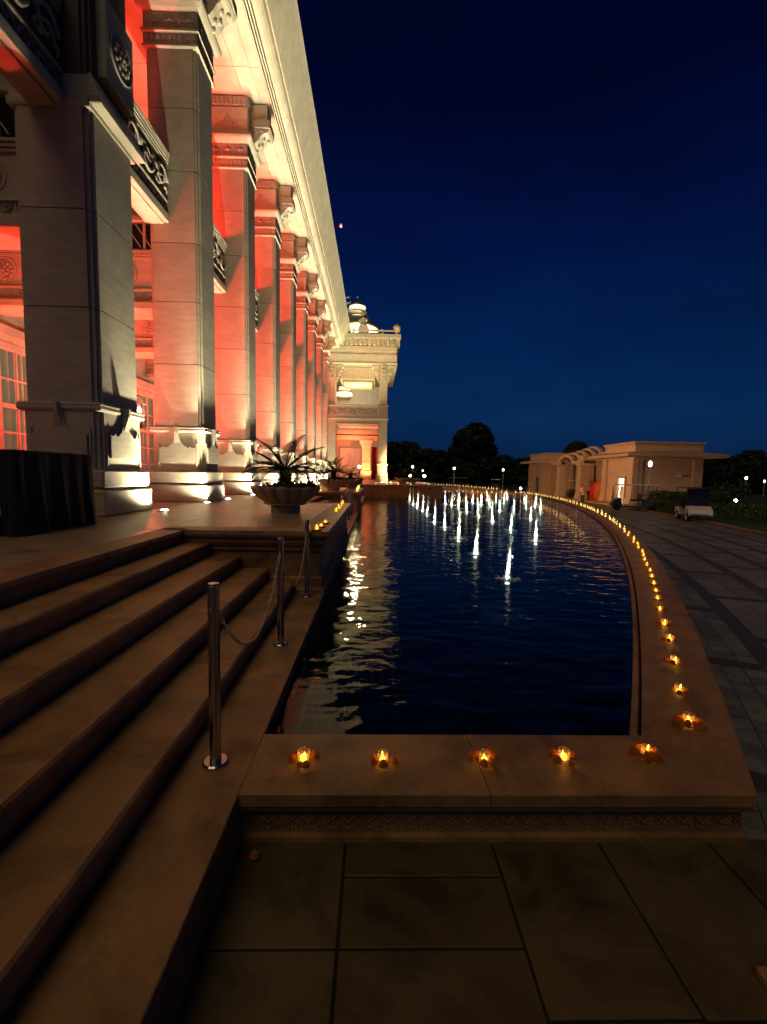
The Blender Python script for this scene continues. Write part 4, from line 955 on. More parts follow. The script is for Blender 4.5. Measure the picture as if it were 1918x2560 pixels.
def chain(ya, yb, sag, label, lw=0.0034):
    n = 200; pts = []
    za = 0.735
    for k in range(n+1):
        u = k/n; pts.append(Vector((BX, ya+0.03 + (yb-ya-0.06)*u, za - sag*4*u*(1-u))))
    # walk along at equal steps
    step = 0.021; out = [pts[0]]; acc = 0
    for p, q in zip(pts, pts[1:]):
        acc += (q-p).length
        if acc >= step: out.append(q); acc = 0
    mb = MB()
    for i, (p, q) in enumerate(zip(out, out[1:])):
        d = (q-p).normalized(); M = T((p+q)/2) @ d.to_track_quat('X', 'Z').to_matrix().to_4x4() @ RX(PI/2*(i % 2) + 0.4)
        mb.at(M); ring = []
        for k in range(9):
            a = 2*PI*k/8; ring.append((0.0155*math.cos(a), 0.0085*math.sin(a), 0))
        mb.tube(ring, lw, 5, False)
    o = mb.build('chain', 'chain_steel', smooth=True, clean=False); tag(o, label, 'chain', 'chains between the bollards')
chain(2.045, 3.535, 0.40, 'sagging steel link chain between the two nearest bollards')
chain(3.535, 4.95, 0.42, 'sagging steel link chain from the second bollard to the platform')
chain(11.9, 13.4, 0.40, 'faint chain hanging between the bollards beyond the near planter')

# candles in glass jars with marigolds
def flower_mesh(seed):
    rnd = random.Random(seed); mb = MB(); mb.ell((0, 0, 0.013), 0.012, 0.012, 0.010, 7, 4)
    for ring, (n, r, z, t) in enumerate(((10, 0.012, 0.010, 0.2), (9, 0.0095, 0.017, 0.7), (6, 0.006, 0.022, 1.1))):
        for k in range(n):
            a = 2*PI*k/n + ring*0.3 + rnd.uniform(-0.1, 0.1)
            mb.at(T((math.cos(a)*r, math.sin(a)*r, z)) @ RZ(a) @ RY(-t)); mb.ell((0, 0, 0), 0.006, 0.0052, 0.0022, 5, 3)
    return mb.mesh('marigold', 'marigold')
FLOWERS = [flower_mesh(s) for s in range(3)]
JAR = MB().lathe([(0.0, 0.0), (0.024, 0.0), (0.0265, 0.006), (0.028, 0.03), (0.0275, 0.055), (0.025, 0.066), (0.0235, 0.066), (0.026, 0.055), (0.0265, 0.03), (0.025, 0.008), (0.0, 0.004)], 20).mesh('jar', 'jar_glass', True)
WAX = MB().lathe([(0.0, 0.006), (0.0155, 0.006), (0.0165, 0.012), (0.0160, 0.030), (0.012, 0.034), (0.0, 0.032)], 14).mesh('wax', 'candle_wax', True)
FLAME = MB().lathe([(0.0, 0.034), (0.0045, 0.039), (0.0062, 0.045), (0.0045, 0.053), (0.0015, 0.061), (0.0, 0.064)], 10).mesh('flame', 'candle_flame', True)
WAX_F = WAX.copy(); WAX_F.materials[0] = MATS['far_candle']; FLAME_F = FLAME.copy(); FLAME_F.materials[0] = MATS['far_candle']
GARL = [flower_mesh(s+10) for s in range(2)]
def candle(p, label, group, level, seed=0, flowers='loose', energy=0.10, scale=1.0):
    rnd = random.Random(seed*13+5); scale = scale*rnd.uniform(0.90, 1.12); energy = energy*rnd.uniform(0.6, 1.5)
    c = empty('candle', p); tag(c, label, 'candle', group)
    if level < 2: put('jar', JAR, c, scale=scale)
    fs_ = scale*(1.0 if level < 2 else 1.4); put('wax', WAX if level < 2 else WAX_F, c, scale=(scale, scale, scale*rnd.uniform(0.75, 1.1)), rz=rnd.uniform(0, 6)); q_ = put('flame', FLAME if level < 2 else FLAME_F, c, scale=(fs_*rnd.uniform(0.8, 1.2), fs_*rnd.uniform(0.8, 1.2), fs_*rnd.uniform(0.85, 1.15))); q_.rotation_euler = (rnd.uniform(-0.12, 0.12), rnd.uniform(-0.12, 0.12), 0)
    if energy: light('POINT', 'candle_light', (p[0], p[1], p[2]+0.048*scale), energy, (1.0, 0.42, 0.09), 0.012 if level < 1 else 0.045)
    return c
def loose_flowers(p, label, group, seed, n=6, r=0.043):
    rnd = random.Random(seed)
    for k in range(n):
        a = 2*PI*k/n + rnd.uniform(-0.35, 0.35); rr = r*rnd.uniform(0.95, 1.25)
        f = put('marigold', FLOWERS[k % 3], None, (p[0]+rr*math.cos(a), p[1]+rr*math.sin(a), p[2]+0.001), rnd.uniform(0, 6), rnd.uniform(1.05, 1.5))
        f.rotation_euler = (rnd.uniform(-0.4, 0.4), rnd.uniform(-0.4, 0.4), rnd.uniform(0, 6))
        f.location.z = p[2] + 0.006; tag(f, label, 'flower', group)
def garland(p, label, seed, ang):
    rnd = random.Random(seed); g = empty('marigold_garland', p); tag(g, label, 'garland', 'marigold garlands round the corner candles')
    for ring in range(2):
        n = 15 if ring == 0 else 11
        for k in range(n):
            a = 2*PI*k/n; x, y = math.cos(a)*(0.062-0.012*ring), math.sin(a)*(0.044-0.008*ring)
            f = put('marigold', FLOWERS[k % 3], g, (x*math.cos(ang)-y*math.sin(ang), x*math.sin(ang)+y*math.cos(ang), 0.004+0.014*ring), rnd.uniform(0, 6), rnd.uniform(0.95, 1.2))
            f.rotation_euler = (rnd.uniform(-0.5, 0.5), rnd.uniform(-0.5, 0.5), rnd.uniform(0, 6))
ords = ['first', 'second', 'third', 'fourth', 'fifth', 'sixth', 'seventh', 'eighth', 'ninth', 'tenth', 'eleventh', 'twelfth', 'thirteenth', 'fourteenth', 'fifteenth', 'sixteenth']
front = [(759, 1907), (957, 1908), (1211, 1908), (1409, 1904), (1616, 1893)]
for i, (px, py) in enumerate(front):
    p = onz(px, py, 0.0); p.z = 0.0008
    lab = ['leftmost candle in a glass jar on the front coping', 'second candle jar from the left on the front coping', 'middle candle jar of the five on the front coping', 'fourth candle jar from the left on the front coping', 'candle jar in an oval marigold garland at the front coping corner'][i]
    candle(p, lab, 'candles in glass jars along the coping', 0, i, energy=0.075)
    if i < 4: loose_flowers(p, 'orange marigold head beside the %s candle of the front coping' % ['leftmost', 'second', 'middle', 'fourth'][i], 'marigolds round the front candles', 20+i, [7, 5, 6, 5][i])
    else: garland(p, 'thick orange marigold garland round the corner candle', 5, -0.5)
z6 = [(740, 1640), (690, 1405), (638, 1245), (592, 1098), (570, 990), (555, 915), (535, 842), (513, 772), (497, 712), (465, 656), (443, 605), (430, 562)]
side = [(1721, 1815)] + [(1500 + x/3.964, 1250 + y/3.964) for x, y in z6]
side.insert(1, (1697, 1735))
del side[2]
side.insert(2, (1686, 1661))
last = None
for i, (px, py) in enumerate(side):
    p = onz(px, py, 0.0); p.z = 0.0008
    candle(p, '%s candle up the curved coping, counted from the near corner' % ords[i], 'candles in glass jars along the coping', 0 if i < 5 else 1, 40+i, energy=0.075)
    if i == 0: garland(p, 'marigold garland round the first candle on the curved coping', 6, -0.4)
    elif i < 6: loose_flowers(p, 'small marigold head beside the %s candle up the curved coping' % ords[i], 'marigolds round the curved coping candles', 60+i, 5)
    else:
        mb = MB()
        for k in range(8):
            a = 2*PI*k/8; mb.ell((0.045*math.cos(a), 0.04*math.sin(a), 0.011), 0.016, 0.016, 0.011, 6, 4)
        f = mb.build('marigold_ring', 'marigold'); f.location = p; tag(f, 'low ring of marigold heads round the %s candle of the curved coping' % ords[i], 'garland', 'marigold rings on the curved coping')
    last = p
# the long row beyond, at even but slightly uneven steps along the curve
RC = math.hypot(last.x-PC.x, last.y-PC.y); t = math.atan2(last.y-PC.y, last.x-PC.x); k = 0
RC = PR + 0.26
while True:
    t += (0.50 + 0.12*math.sin(k*1.7) + 0.07*math.sin(k*4.1))/RC; k += 1
    x, y = arc(RC + 0.03*math.sin(k*2.9), t)
    if y > 37.3: break
    s_ = 1.15 if y < 14 else 1.5
    candle((x, y, 0.0008), 'small lit candle in the long row on the curved coping before the gatehouse', 'far candles along the coping', 1 if y < 11 else 2, k, energy=(0.05 if y < 14 else 0.06) if (y < 14 or k % 4 == 0) else 0, scale=s_)
k = 0
while t < arc_th(80):
    t += (0.9 + 0.2*math.sin(k*2.1))/RC; k += 1; x, y = arc(RC, t)
    if y < 46.5: continue
    candle((x, y, 0.0008), 'tiny candle light in the row round the pool beyond the causeway', 'candles beyond the causeway', 2, k, energy=0.4 if k % 4 == 0 else 0, scale=2.2)
for k in range(13):
    x = 5.0 + k*0.60 + 0.1*math.sin(k*3)
    candle((x, 37.75 + 0.08*math.sin(k*2), 0.001), 'small candle on the near edge of the causeway across the pool', 'candles on the causeway edge', 2, k, energy=0.12 if k % 3 == 0 else 0, scale=1.9)
for i, (x, y) in enumerate(((-0.609, 5.10), (-0.59, 5.42), (-0.612, 5.82))):
    candle((-0.63+0.01*i, y, ZP+0.0008), '%s of three candles in dark clay bowls on the near platform edge' % ('nearest', 'middle', 'farthest')[i], 'platform candles', 0, 80+i, energy=0.05, scale=0.95)
    q = MB().lathe([(0.0, 0.001), (0.045, 0.001), (0.062, 0.016), (0.056, 0.020), (0.035, 0.008), (0.030, 0.004)], 14, cap=False).build('clay_bowl', 'marigold'); q.location = (-0.63+0.01*i, y, ZP+0.001); tag(q, 'shallow flower dish under the %s platform candle' % ('nearest', 'middle', 'farthest')[i], 'dish', 'candle dishes')
for i, (x, y) in enumerate(((-0.62, 7.7), (-0.615, 8.3), (-0.625, 8.95), (-0.64, 9.6), (-1.43, 9.65))):
    candle((x-0.01, y, ZP+0.0008), 'small candle along the far part of the near platform edge' if i < 4 else 'small candle on the floor just right of the near planter', 'platform candles', 1, 90+i, energy=0.07, scale=1.25)
for i, (x, y) in enumerate(((-0.62, 16.6), (-0.63, 17.6), (-0.64, 18.3), (-1.9, 16.5), (-0.66, 20.2), (0.1, 28.7), (0.8, 28.75), (1.5, 28.7), (2.3, 28.8), (3.4, 28.7), (1.1, 29.6))):
    candle((x, y, ZP+0.0008), 'small candle on the second platform edge' if y < 25 else 'small candle on the porch terrace edge over the pool', 'platform candles', 2, 100+i, energy=0.15, scale=1.8)
lf = put('marigold', FLOWERS[0], None, tuple(onz(636, 2150, ZF) + Vector((0, 0, 0.004))), 0.4, 1.25); tag(lf, 'single fallen marigold head on the forecourt slab by the ledge', 'flower')

# lotus bowl planters with cycads
def make_planter():
    p = empty('lotus_planter', (0, 0, 0))
    MB().lathe([(0.23, 0.0), (0.235, 0.10), (0.215, 0.115), (0.31, 0.13), (0.345, 0.15), (0.345, 0.165), (0.30, 0.18), (0.20, 0.19)], 28).build('foot', 'planter_stone', p)
    MB().lathe([(0.24, 0.17), (0.34, 0.22), (0.43, 0.30), (0.485, 0.39), (0.47, 0.40), (0.40, 0.385), (0.0, 0.36)], 28, cap=False).build('bowl', 'planter_stone', p)
    n = 16; mb = MB(); w = 2*PI/n*0.5*0.90
    prof = [(0.27, 0.165), (0.345, 0.205), (0.42, 0.265), (0.475, 0.33), (0.515, 0.39), (0.52, 0.41), (0.50, 0.425)]
    vs = []; fs = []; m = 7
    for i, (r, z) in enumerate(prof):
        for j in range(m):
            u = -1 + 2*j/(m-1); a = u*w; bul = (1-u**4)*0.040 - 0.02*(abs(u) > 0.9)
            if i >= 5: z2 = z - (u*u)*0.018
            else: z2 = z
            vs.append(((r+bul)*math.cos(a), (r+bul)*math.sin(a), z2))
    for i in range(len(prof)-1):
        for j in range(m-1): fs.append((i*m+j, i*m+j+1, (i+1)*m+j+1, (i+1)*m+j))
    pm = MB().add(vs, fs).mesh('petal', 'planter_stone', True)
    for k in range(n): put('petal', pm, p, (0, 0, 0), 2*PI*k/n)
    MB().lathe([(0.0, 0.395), (0.30, 0.392), (0.46, 0.38)], 24, cap=False).build('soil', 'soil', p)
    return p
def make_frond(L, droop, seed):
    rnd = random.Random(seed); mb = MB(); n = 16; pts = []
    for k in range(n+1):
        u = k/n; pts.append(Vector((L*u*(1-0.10*u), 0, L*(0.55*u - droop*u*u))))
    mb.tube([tuple(p) for p in pts], [0.009*(1-0.7*k/n) for k in range(n+1)], 4)
    for k in range(2, n*2+1):
        u = k/(n*2); i = min(int(u*n), n-1); p = pts[i].lerp(pts[i+1], u*n-i)
        ll = 0.135*(math.sin(PI*min(1, u*0.92+0.1))**0.7)*rnd.uniform(0.85, 1.1)
        for s in (-1, 1):
            d = Vector((0.45+0.4*u, s*0.80, 0.28*(1-u)+rnd.uniform(-0.05, 0.1))).normalized(); w = Vector((0.0055, 0, 0.0))
            q = p + d*ll; mid = p + d*ll*0.5 + Vector((0, 0, 0.008))
            mb.add([tuple(p-w), tuple(p+w), tuple(mid+w*1.2), tuple(q), tuple(mid-w*1.2)], [(0, 1, 2, 4), (4, 2, 3)])
    return mb.mesh('frond', 'cycad_leaf', clean=False)
FR = [make_frond(0.62, 0.30, 1), make_frond(0.56, 0.55, 2), make_frond(0.50, 0.05, 3), make_frond(0.66, 0.42, 4)]
def make_cycad(seed, n=26, s=1.0):
    rnd = random.Random(seed); c = empty('cycad_palm', (0, 0, 0))
    mb = MB().lathe([(0.085, 0.0), (0.095, 0.05), (0.082, 0.16), (0.088, 0.26), (0.06, 0.33), (0.0, 0.35)], 12)
    for k in range(60):
        a = k*2.4; z = 0.02 + 0.30*k/60; mb.at(T((0.085*math.cos(a), 0.085*math.sin(a), z)) @ RZ(a) @ RY(-0.7)); mb.ell((0, 0, 0), 0.03, 0.018, 0.012, 5, 3)
    mb.build('trunk', 'bark', c)
    for k in range(n):
        f = put('frond', FR[k % 4], c, (0, 0, 0.30), 0, s*rnd.uniform(1.0, 1.3))
        el = -rnd.uniform(-0.55, 0.0) if k % 4 else -rnd.uniform(0.1, 0.7)
        f.rotation_euler = (rnd.uniform(-0.25, 0.25), el*0.8, 2*PI*k/n + rnd.uniform(-0.2, 0.2))
    return c
def leaf_clump(name, mat, r, rz, n, ls, seed, parent=None):
    rnd = random.Random(seed); mb = MB()
    for k in range(n):
        a = rnd.uniform(0, 2*PI); rr = r*math.sqrt(rnd.random()); z = rz*rnd.random()*(1-0.5*(rr/r)**2)
        d = Vector((rnd.gauss(0, 1), rnd.gauss(0, 1), rnd.gauss(0.5, 0.8))).normalized(); e = d.cross(Vector((rnd.gauss(0, 1), rnd.gauss(0, 1), rnd.gauss(0, 1)))).normalized()
        p = Vector((rr*math.cos(a), rr*math.sin(a), z)); l = ls*rnd.uniform(0.6, 1.3); w = l*0.28
        mb.add([tuple(p), tuple(p+d*l*0.5+e*w), tuple(p+d*l), tuple(p+d*l*0.5-e*w)], [(0, 1, 2, 3)])
    return mb.build(name, mat, parent, clean=False)
pl0 = make_planter(); cy0 = make_cycad(3)
for i, (x, y, s_, rz) in enumerate(((-1.42, 7.42, 1.0, 0.1), (-1.50, 17.0, 1.02, 0.4), (-1.0, 19.6, 0.98, 0.9), (2.6, 31.5, 1.0, 0.2), (1.9, 31.0, 1.0, 0.2))):
    p = pl0 if i == 0 else copy_tree(pl0); p.location = (x, y, ZP); p.rotation_euler[2] = rz; p.scale = (s_,)*3
    tag(p, ['nearest lotus-petal stone planter on the terrace', 'second lotus-petal planter, on the middle platform', 'third planter, half hidden behind the second', 'planter on the porch terrace right of the outer column', 'leftmost planter right of the outer porch column'][i], 'planter', 'lotus bowl planters')
    c = cy0 if i == 0 else copy_tree(cy0); c.location = (x, y, ZP+0.385*s_); c.rotation_euler[2] = rz*5; c.scale = ((1.0, 1.05, 0.7, 1.0, 1.0)[i],)*3
    tag(c, ['dark spreading cycad in the nearest planter', 'upright cycad in the second planter', 'cycad in the third planter before the floodlight', 'feathery cycad in the planter right of the porch', 'cycad in the leftmost porch planter'][i], 'cycad', 'cycads in the planters')
    u = leaf_clump('ground_plant', 'cycad_leaf', 0.42, 0.13, 420, 0.07, 50+i); u.location = (x+0.10, y, ZP+0.37*s_); tag(u, ['low leafy plants trailing over the rim of the nearest planter', 'low leafy plants in the second planter', 'low leafy plants in the third planter', 'low leaves in the planter right of the porch', 'low leaves in the leftmost porch planter'][i], 'plant', 'low plants in the planters')

# black draped table at the left, flowers on top
tb = empty('draped_table', (-3.95, 4.9, ZP)); tag(tb, 'black cloth draped table before the nearest pier', 'table')
TX0, TX1, TY0, TY1, TZ = -0.95, 0.62, -0.55, 0.62, 0.80
ring = []
def rectpt(u):
    per = [(TX0, TY0), (TX1, TY0), (TX1, TY1), (TX0, TY1)]; L = [TX1-TX0, TY1-TY0, TX1-TX0, TY1-TY0]; s = u*sum(L)
    for k in range(4):
        if s <= L[k] or k == 3:
            a, b = Vector(per[k]), Vector(per[(k+1) % 4]); d = (b-a).normalized(); return a + d*s, Vector((d.y, -d.x))
        s -= L[k]
vs = []; fs = []; n = 240; m = 8
for i in range(n):
    p, nn = rectpt(i/n)
    fold = 0.5+0.5*math.sin(i*0.55+1.3*math.sin(i*0.11)); fold2 = math.sin(i*1.31+2)
    for j in range(m+1):
        u = j/m; o = 0.004 + u*(0.055*fold + 0.012*fold2) + 0.02*u*u
        vs.append((p.x+nn.x*o, p.y+nn.y*o, TZ*(1-u)+0.004))
for i in range(n):
    q = (i+1) % n
    for j in range(m): fs.append((i*(m+1)+j, i*(m+1)+j+1, q*(m+1)+j+1, q*(m+1)+j))
MB().add(vs, fs).build('cloth_skirt', 'black_cloth', tb, smooth=True, clean=False)
MB().box(TX0, TX1, TY0, TY1, TZ-0.02, TZ+0.006, 0.006).build('cloth_top', 'black_cloth', tb)
MB().box(TX0-0.004, TX1+0.004, TY0-0.004, TY1+0.004, TZ+0.004, TZ+0.012).build('cloth_hem', 'step_stone', tb)
for i, (x, pts) in enumerate(((-0.12, [(0, 0, 0.78), (-0.01, -0.02, 0.62), (-0.04, -0.03, 0.45), (-0.09, -0.05, 0.22), (-0.10, -0.05, 0.08)]), (0.52, [(0, 0, 0.78), (0, -0.02, 0.5), (0.0, -0.03, 0.3), (0.01, -0.03, 0.2)]))):
    o = MB().tube([(x+a, TY0-0.045+b, c) for a, b, c in pts], 0.0035, 5).build('tie_cord', 'pale_cord', tb)
fl_ = empty('flower_tray', (-4.55, 4.75, ZP+0.812)); tag(fl_, 'heap of orange marigolds on the black draped table', 'flowers')
MB().box(-0.30, 0.28, -0.16, 0.16, 0.0, 0.018, 0.006).build('tray', 'black_metal', fl_)
rnd = random.Random(4); mb = MB()
for k in range(46): mb.ell((rnd.uniform(-0.27, 0.25), rnd.uniform(-0.13, 0.13), 0.03+0.04*rnd.random()), 0.024, 0.024, 0.018, 7, 4)
o = mb.build('marigold_heads', 'marigold', fl_); o['kind'] = 'stuff'

# fountain jets
z6b = lambda x, y: (960 + x/3.452, 1040 + y/3.452)
JETS = [(1065,1410,1095,1060),(790,1195,805,860),(645,1060,655,810),(1310,1085,1325,840),(525,965,532,790),(1095,990,1108,790),(1120,850,1130,640),(935,915,945,740),(815,870,820,715),(440,920,462,735),
 (375,850,383,700),(335,815,340,690),(290,790,295,655),(255,765,257,635),(222,738,232,630),(530,762,532,645),(585,772,592,655),(645,802,655,670),(650,735,662,600),(715,832,730,690),(705,737,710,640),(765,752,768,640),
 (840,767,845,655),(905,792,905,670),(895,728,900,640),(965,745,967,655),(1000,822,1005,690),(1035,760,1040,655),(1065,725,1065,635),(1210,747,1213,655),(1228,800,1228,690),(1265,890,1273,735),(1305,787,1310,665),(1350,837,1353,705)]
def jet_mesh(h, s, seed):
    rnd = random.Random(seed); mb = MB()
    def ribbon(pts, ws):                                 # thin sheet of water, one layer, facing outwards
        vs = []; fs = []
        for (x, y, z), w in zip(pts, ws):
            r = math.hypot(x, y) + 1e-9; tx, ty = -y/r, x/r; vs += [(x-tx*w, y-ty*w, z), (x+tx*w, y+ty*w, z)]
        for i in range(len(pts)-1):
            if rnd.random() > 0.16: fs.append((2*i, 2*i+1, 2*i+3, 2*i+2))
        mb.add(vs, fs)
    for q in range(8):                                   # rising strands, loosely twisted round an open core
        a0 = 2*PI*q/8 + rnd.uniform(-0.3, 0.3); tw = rnd.uniform(-1.5, 1.5); top = h*(1.0 if q < 2 else rnd.uniform(0.6, 1.0)); n = 26; pts = []; ws = []
        for k in range(n+1):
            u = k/n; r = s*(0.007 + 0.016*(1-u)**1.5 + 0.005*math.sin(u*23+q*1.7)*(0.4+0.6*u)); r = max(r, 0.004*s); pts.append((math.cos(a0+tw*u)*r, math.sin(a0+tw*u)*r, 0.01 + top*u)); ws.append(s*max(0.002, 0.0055 + 0.006*(1-u) + rnd.uniform(-0.004, 0.004)))
        ribbon(pts, ws)
    for q in range(70):                                  # beads of water all along the jet
        u = rnd.random(); a = rnd.uniform(0, 6.28); r = s*(0.014 + 0.035*rnd.random()**1.6*(1-0.4*u)); d = rnd.uniform(0.003, 0.010)*s
        mb.ell((math.cos(a)*r, math.sin(a)*r, 0.03 + h*u), d, d, d*rnd.uniform(1.0, 2.2), 5, 3)
    for q in range(5): mb.ell((rnd.uniform(-0.010, 0.010)*s, rnd.uniform(-0.010, 0.010)*s, h*(0.95+0.025*q)), 0.014*s, 0.014*s, 0.02*s, 7, 5)
    for q in range(22):                                  # water falling back round the nozzle
        a = 2*PI*q/22 + rnd.uniform(-0.2, 0.2); r = s*rnd.uniform(0.035, 0.095); z = h*rnd.uniform(0.12, 0.45)
        ribbon([(0.016*math.cos(a)*s, 0.016*math.sin(a)*s, z), (0.35*r*math.cos(a), 0.35*r*math.sin(a), z*0.62), (0.65*r*math.cos(a), 0.65*r*math.sin(a), z*0.25), (r*math.cos(a), r*math.sin(a), 0.004)], [0.003*s, 0.004*s, 0.005*s, 0.007*s])
    for q in range(60):                                  # splash ring
        a = rnd.uniform(0, 6.28); r = s*rnd.uniform(0.04, 0.20)*rnd.random()**0.4; d = rnd.uniform(0.003, 0.011)*s
        mb.ell((math.cos(a)*r, math.sin(a)*r, rnd.uniform(0.002, 0.03)), d, d, d, 5, 4)
    return mb.mesh('jet', 'jet_water', True, clean=False)
for i, (bx, by, tx, ty) in enumerate(JETS):
    p = onz(*z6b(bx, by), ZW); q = ony(*z6b(tx, ty), p.y); h = max(0.25, min(0.75, q.z - ZW))
    s_ = 1.1 if p.y < 9 else (1.3 if p.y < 14 else 1.5)
    lab = {0: 'nearest and tallest-looking lit fountain jet in the pool', 1: 'second nearest fountain jet, left of the nearest one', 2: 'third fountain jet from the front, upper left of the second', 3: 'near fountain jet at the right side of the pool', 4: 'left fountain jet with a yellowish base', 5: 'fountain jet straight behind the nearest one', 7: 'fountain jet in the middle of the group with a wide bright base', 9: 'fountain jet at the left bending over in an arc', 31: 'small slim fountain jet left of the right-hand jets', 10: 'nearest jet of the slanting row at the left of the fountain', 11: 'second jet of the slanting row at the left of the fountain', 12: 'third jet of the slanting row at the left of the fountain', 13: 'fourth jet of the slanting row at the left of the fountain', 14: 'leftmost and farthest jet of the slanting left row', 33: 'rightmost fountain jet in the pool, behind the near right one', 6: 'jet rising behind the second jet of the central line', 8: 'jet just right of the pool middle with a yellowish foot'}.get(i, 'small lit fountain jet in the far rows of the pool')
    j = empty('fountain_jet', (p.x, p.y, ZW)); tag(j, lab, 'fountain jet', 'lit fountain jets in the pool')
    jm = put('jet', jet_mesh(h, s_, i), j); jm.rotation_euler = (0.05*math.sin(i*2.3), 0.06*math.sin(i*1.7+1), i*1.1)
    MB().lathe([(0.0, -0.04), (0.022*s_, -0.042), (0.03*s_, -0.06)], 10, cap=False).build('lamp_lens', 'jet_lamp', j)
    col = (0.93, 1.0, 0.72) if i % 3 else (0.88, 0.97, 1.0)
    k_ = 1.0 if p.y < 10 else 1.7
    light('SPOT', 'jet_beam', (p.x, p.y, ZW+0.012), 1200*k_, col, 0.008, (p.x, p.y, 2.0), 36, 0.6)
    light('SPOT', 'jet_splash', (p.x, p.y, ZW+0.05), 13.0*k_, col, 0.015, (p.x, p.y, -1.0), 150, 0.6)

# ------------------------------------------------------------------ gatehouse across the drive
ap = MB().box(19.2, 30.0, 36.5, 69, ZD-0.2, ZD+0.02).build('gatehouse_apron', 'paver'); tag(ap, kind='structure')
MB().box(20.2, 22.2, 38.2, 68, ZD+0.02, ZD+0.14, 0.02).build('apron_step', 'coping_stone', ap)
GL = Vector((22.3, 52, ZD)); gi = T(-GL)
gate = empty('gatehouse', GL); tag(gate, 'low plastered gatehouse with flat eaves, parapets and an arched portico', 'building')
def gb(name, mat, *b, parent=None, bev=0.0): return MB().at(gi).box(*b, bev).build(name, mat, parent or gate)
def pavilion(x0, x1, y0, y1, zb, name):
    w = gb('block_wall', 'plaster', x0, x1, y0, y1, ZD, 3.2)
    for (px, py) in ((x0, y0), (x0, y1)):
        yy0, yy1 = (py-0.08, py+0.75) if py == y0 else (py-0.75, py+0.08)
        mb = MB().at(gi).add([(x0-0.42, yy0-0.06, ZD), (x0-0.42, yy1+0.06, ZD), (x0+0.3, yy1+0.06, ZD), (x0+0.3, yy0-0.06, ZD), (x0-0.20, yy0, ZD+0.9), (x0-0.20, yy1, ZD+0.9), (x0+0.3, yy1, ZD+0.9), (x0+0.3, yy0, ZD+0.9), (x0-0.16, yy0, 3.15), (x0-0.16, yy1, 3.15), (x0+0.3, yy1, 3.15), (x0+0.3, yy0, 3.15)],
            [(0, 1, 5, 4), (1, 2, 6, 5), (2, 3, 7, 6), (3, 0, 4, 7), (4, 5, 9, 8), (5, 6, 10, 9), (6, 7, 11, 10), (7, 4, 8, 11), (8, 9, 10, 11), (3, 2, 1, 0)])
        mb.build('buttress', 'plaster', w)
    gb('corner_pilaster', 'plaster', x1-0.8, x1+0.05, y0-0.06, y0+0.4, ZD, 3.15, parent=w)
    gb('corner_pilaster', 'plaster', x0-0.02, x0+0.7, y0-0.06, y0+0.4, ZD, 3.15, parent=w)
    gb('frieze', 'plaster', x0-0.05, x1+0.05, y0-0.10, y1+0.05, 3.0, 3.2, parent=w)
    e = gb('eave', 'plaster', x0-1.15, x1+1.6, y0-1.0, y1+1.0, 3.2, 3.45, bev=0.02)
    mb = MB().at(gi).add([(x0-1.1, y0-0.95, 3.451), (x1+1.55, y0-0.95, 3.451), (x1+1.55, y1+0.95, 3.451), (x0-1.1, y1+0.95, 3.451), (x0+0.1, y0+0.1, 3.7), (x1-0.1, y0+0.1, 3.7), (x1-0.1, y1-0.1, 3.7), (x0+0.1, y1-0.1, 3.7)], [(0, 1, 5, 4), (1, 2, 6, 5), (2, 3, 7, 6), (3, 0, 4, 7)])
    mb.build('roof_slope', 'plaster', e)
    p = gb('parapet', 'plaster', x0, x1, y0, y1, 3.6, 4.25)
    gb('parapet_fillet', 'plaster', x0-0.07, x1+0.07, y0-0.07, y1+0.07, 4.22, 4.36, parent=p, bev=0.02)
    gb('parapet_cap', 'plaster', x0-0.14, x1+0.14, y0-0.14, y1+0.14, 4.36, 4.52, parent=p, bev=0.02)
    return w
w1 = pavilion(22.3, 28.2, 39.2, 44.4, 0, 'r')
w2 = pavilion(22.6, 28.0, 60.6, 66.6, 0, 'l')
# lit doorway of the right block
d1 = ony(1549, 1187, 1); yd0, yd1 = 40.35, 41.45
gb('door_opening', 'lit_room', 22.24, 22.29, yd0, yd1, ZD+0.15, 1.35)
gb('door_jamb', 'plaster', 22.10, 22.30, yd0-0.16, yd0, ZD, 1.5, parent=w1); gb('door_jamb', 'plaster', 22.10, 22.30, yd1, yd1+0.16, ZD, 1.5, parent=w1); gb('door_head', 'plaster', 22.08, 22.30, yd0-0.18, yd1+0.18, 1.35, 1.52, parent=w1)
gb('opening_panel', 'window_frame', 22.16, 22.235, yd0+0.25, yd0+0.60, ZD+0.15, 0.60, parent=w1)
gb('wall_lamp', 'white_paint', 26.1, 26.3, 39.02, 39.14, 1.55, 1.75, parent=w1)
gb('door_recess', 'stone_joint', 22.50, 22.598, 62.9, 63.7, ZD, 1.35, parent=w2); gb('door_head', 'plaster', 22.45, 22.60, 62.8, 63.8, 1.35, 1.5, parent=w2)
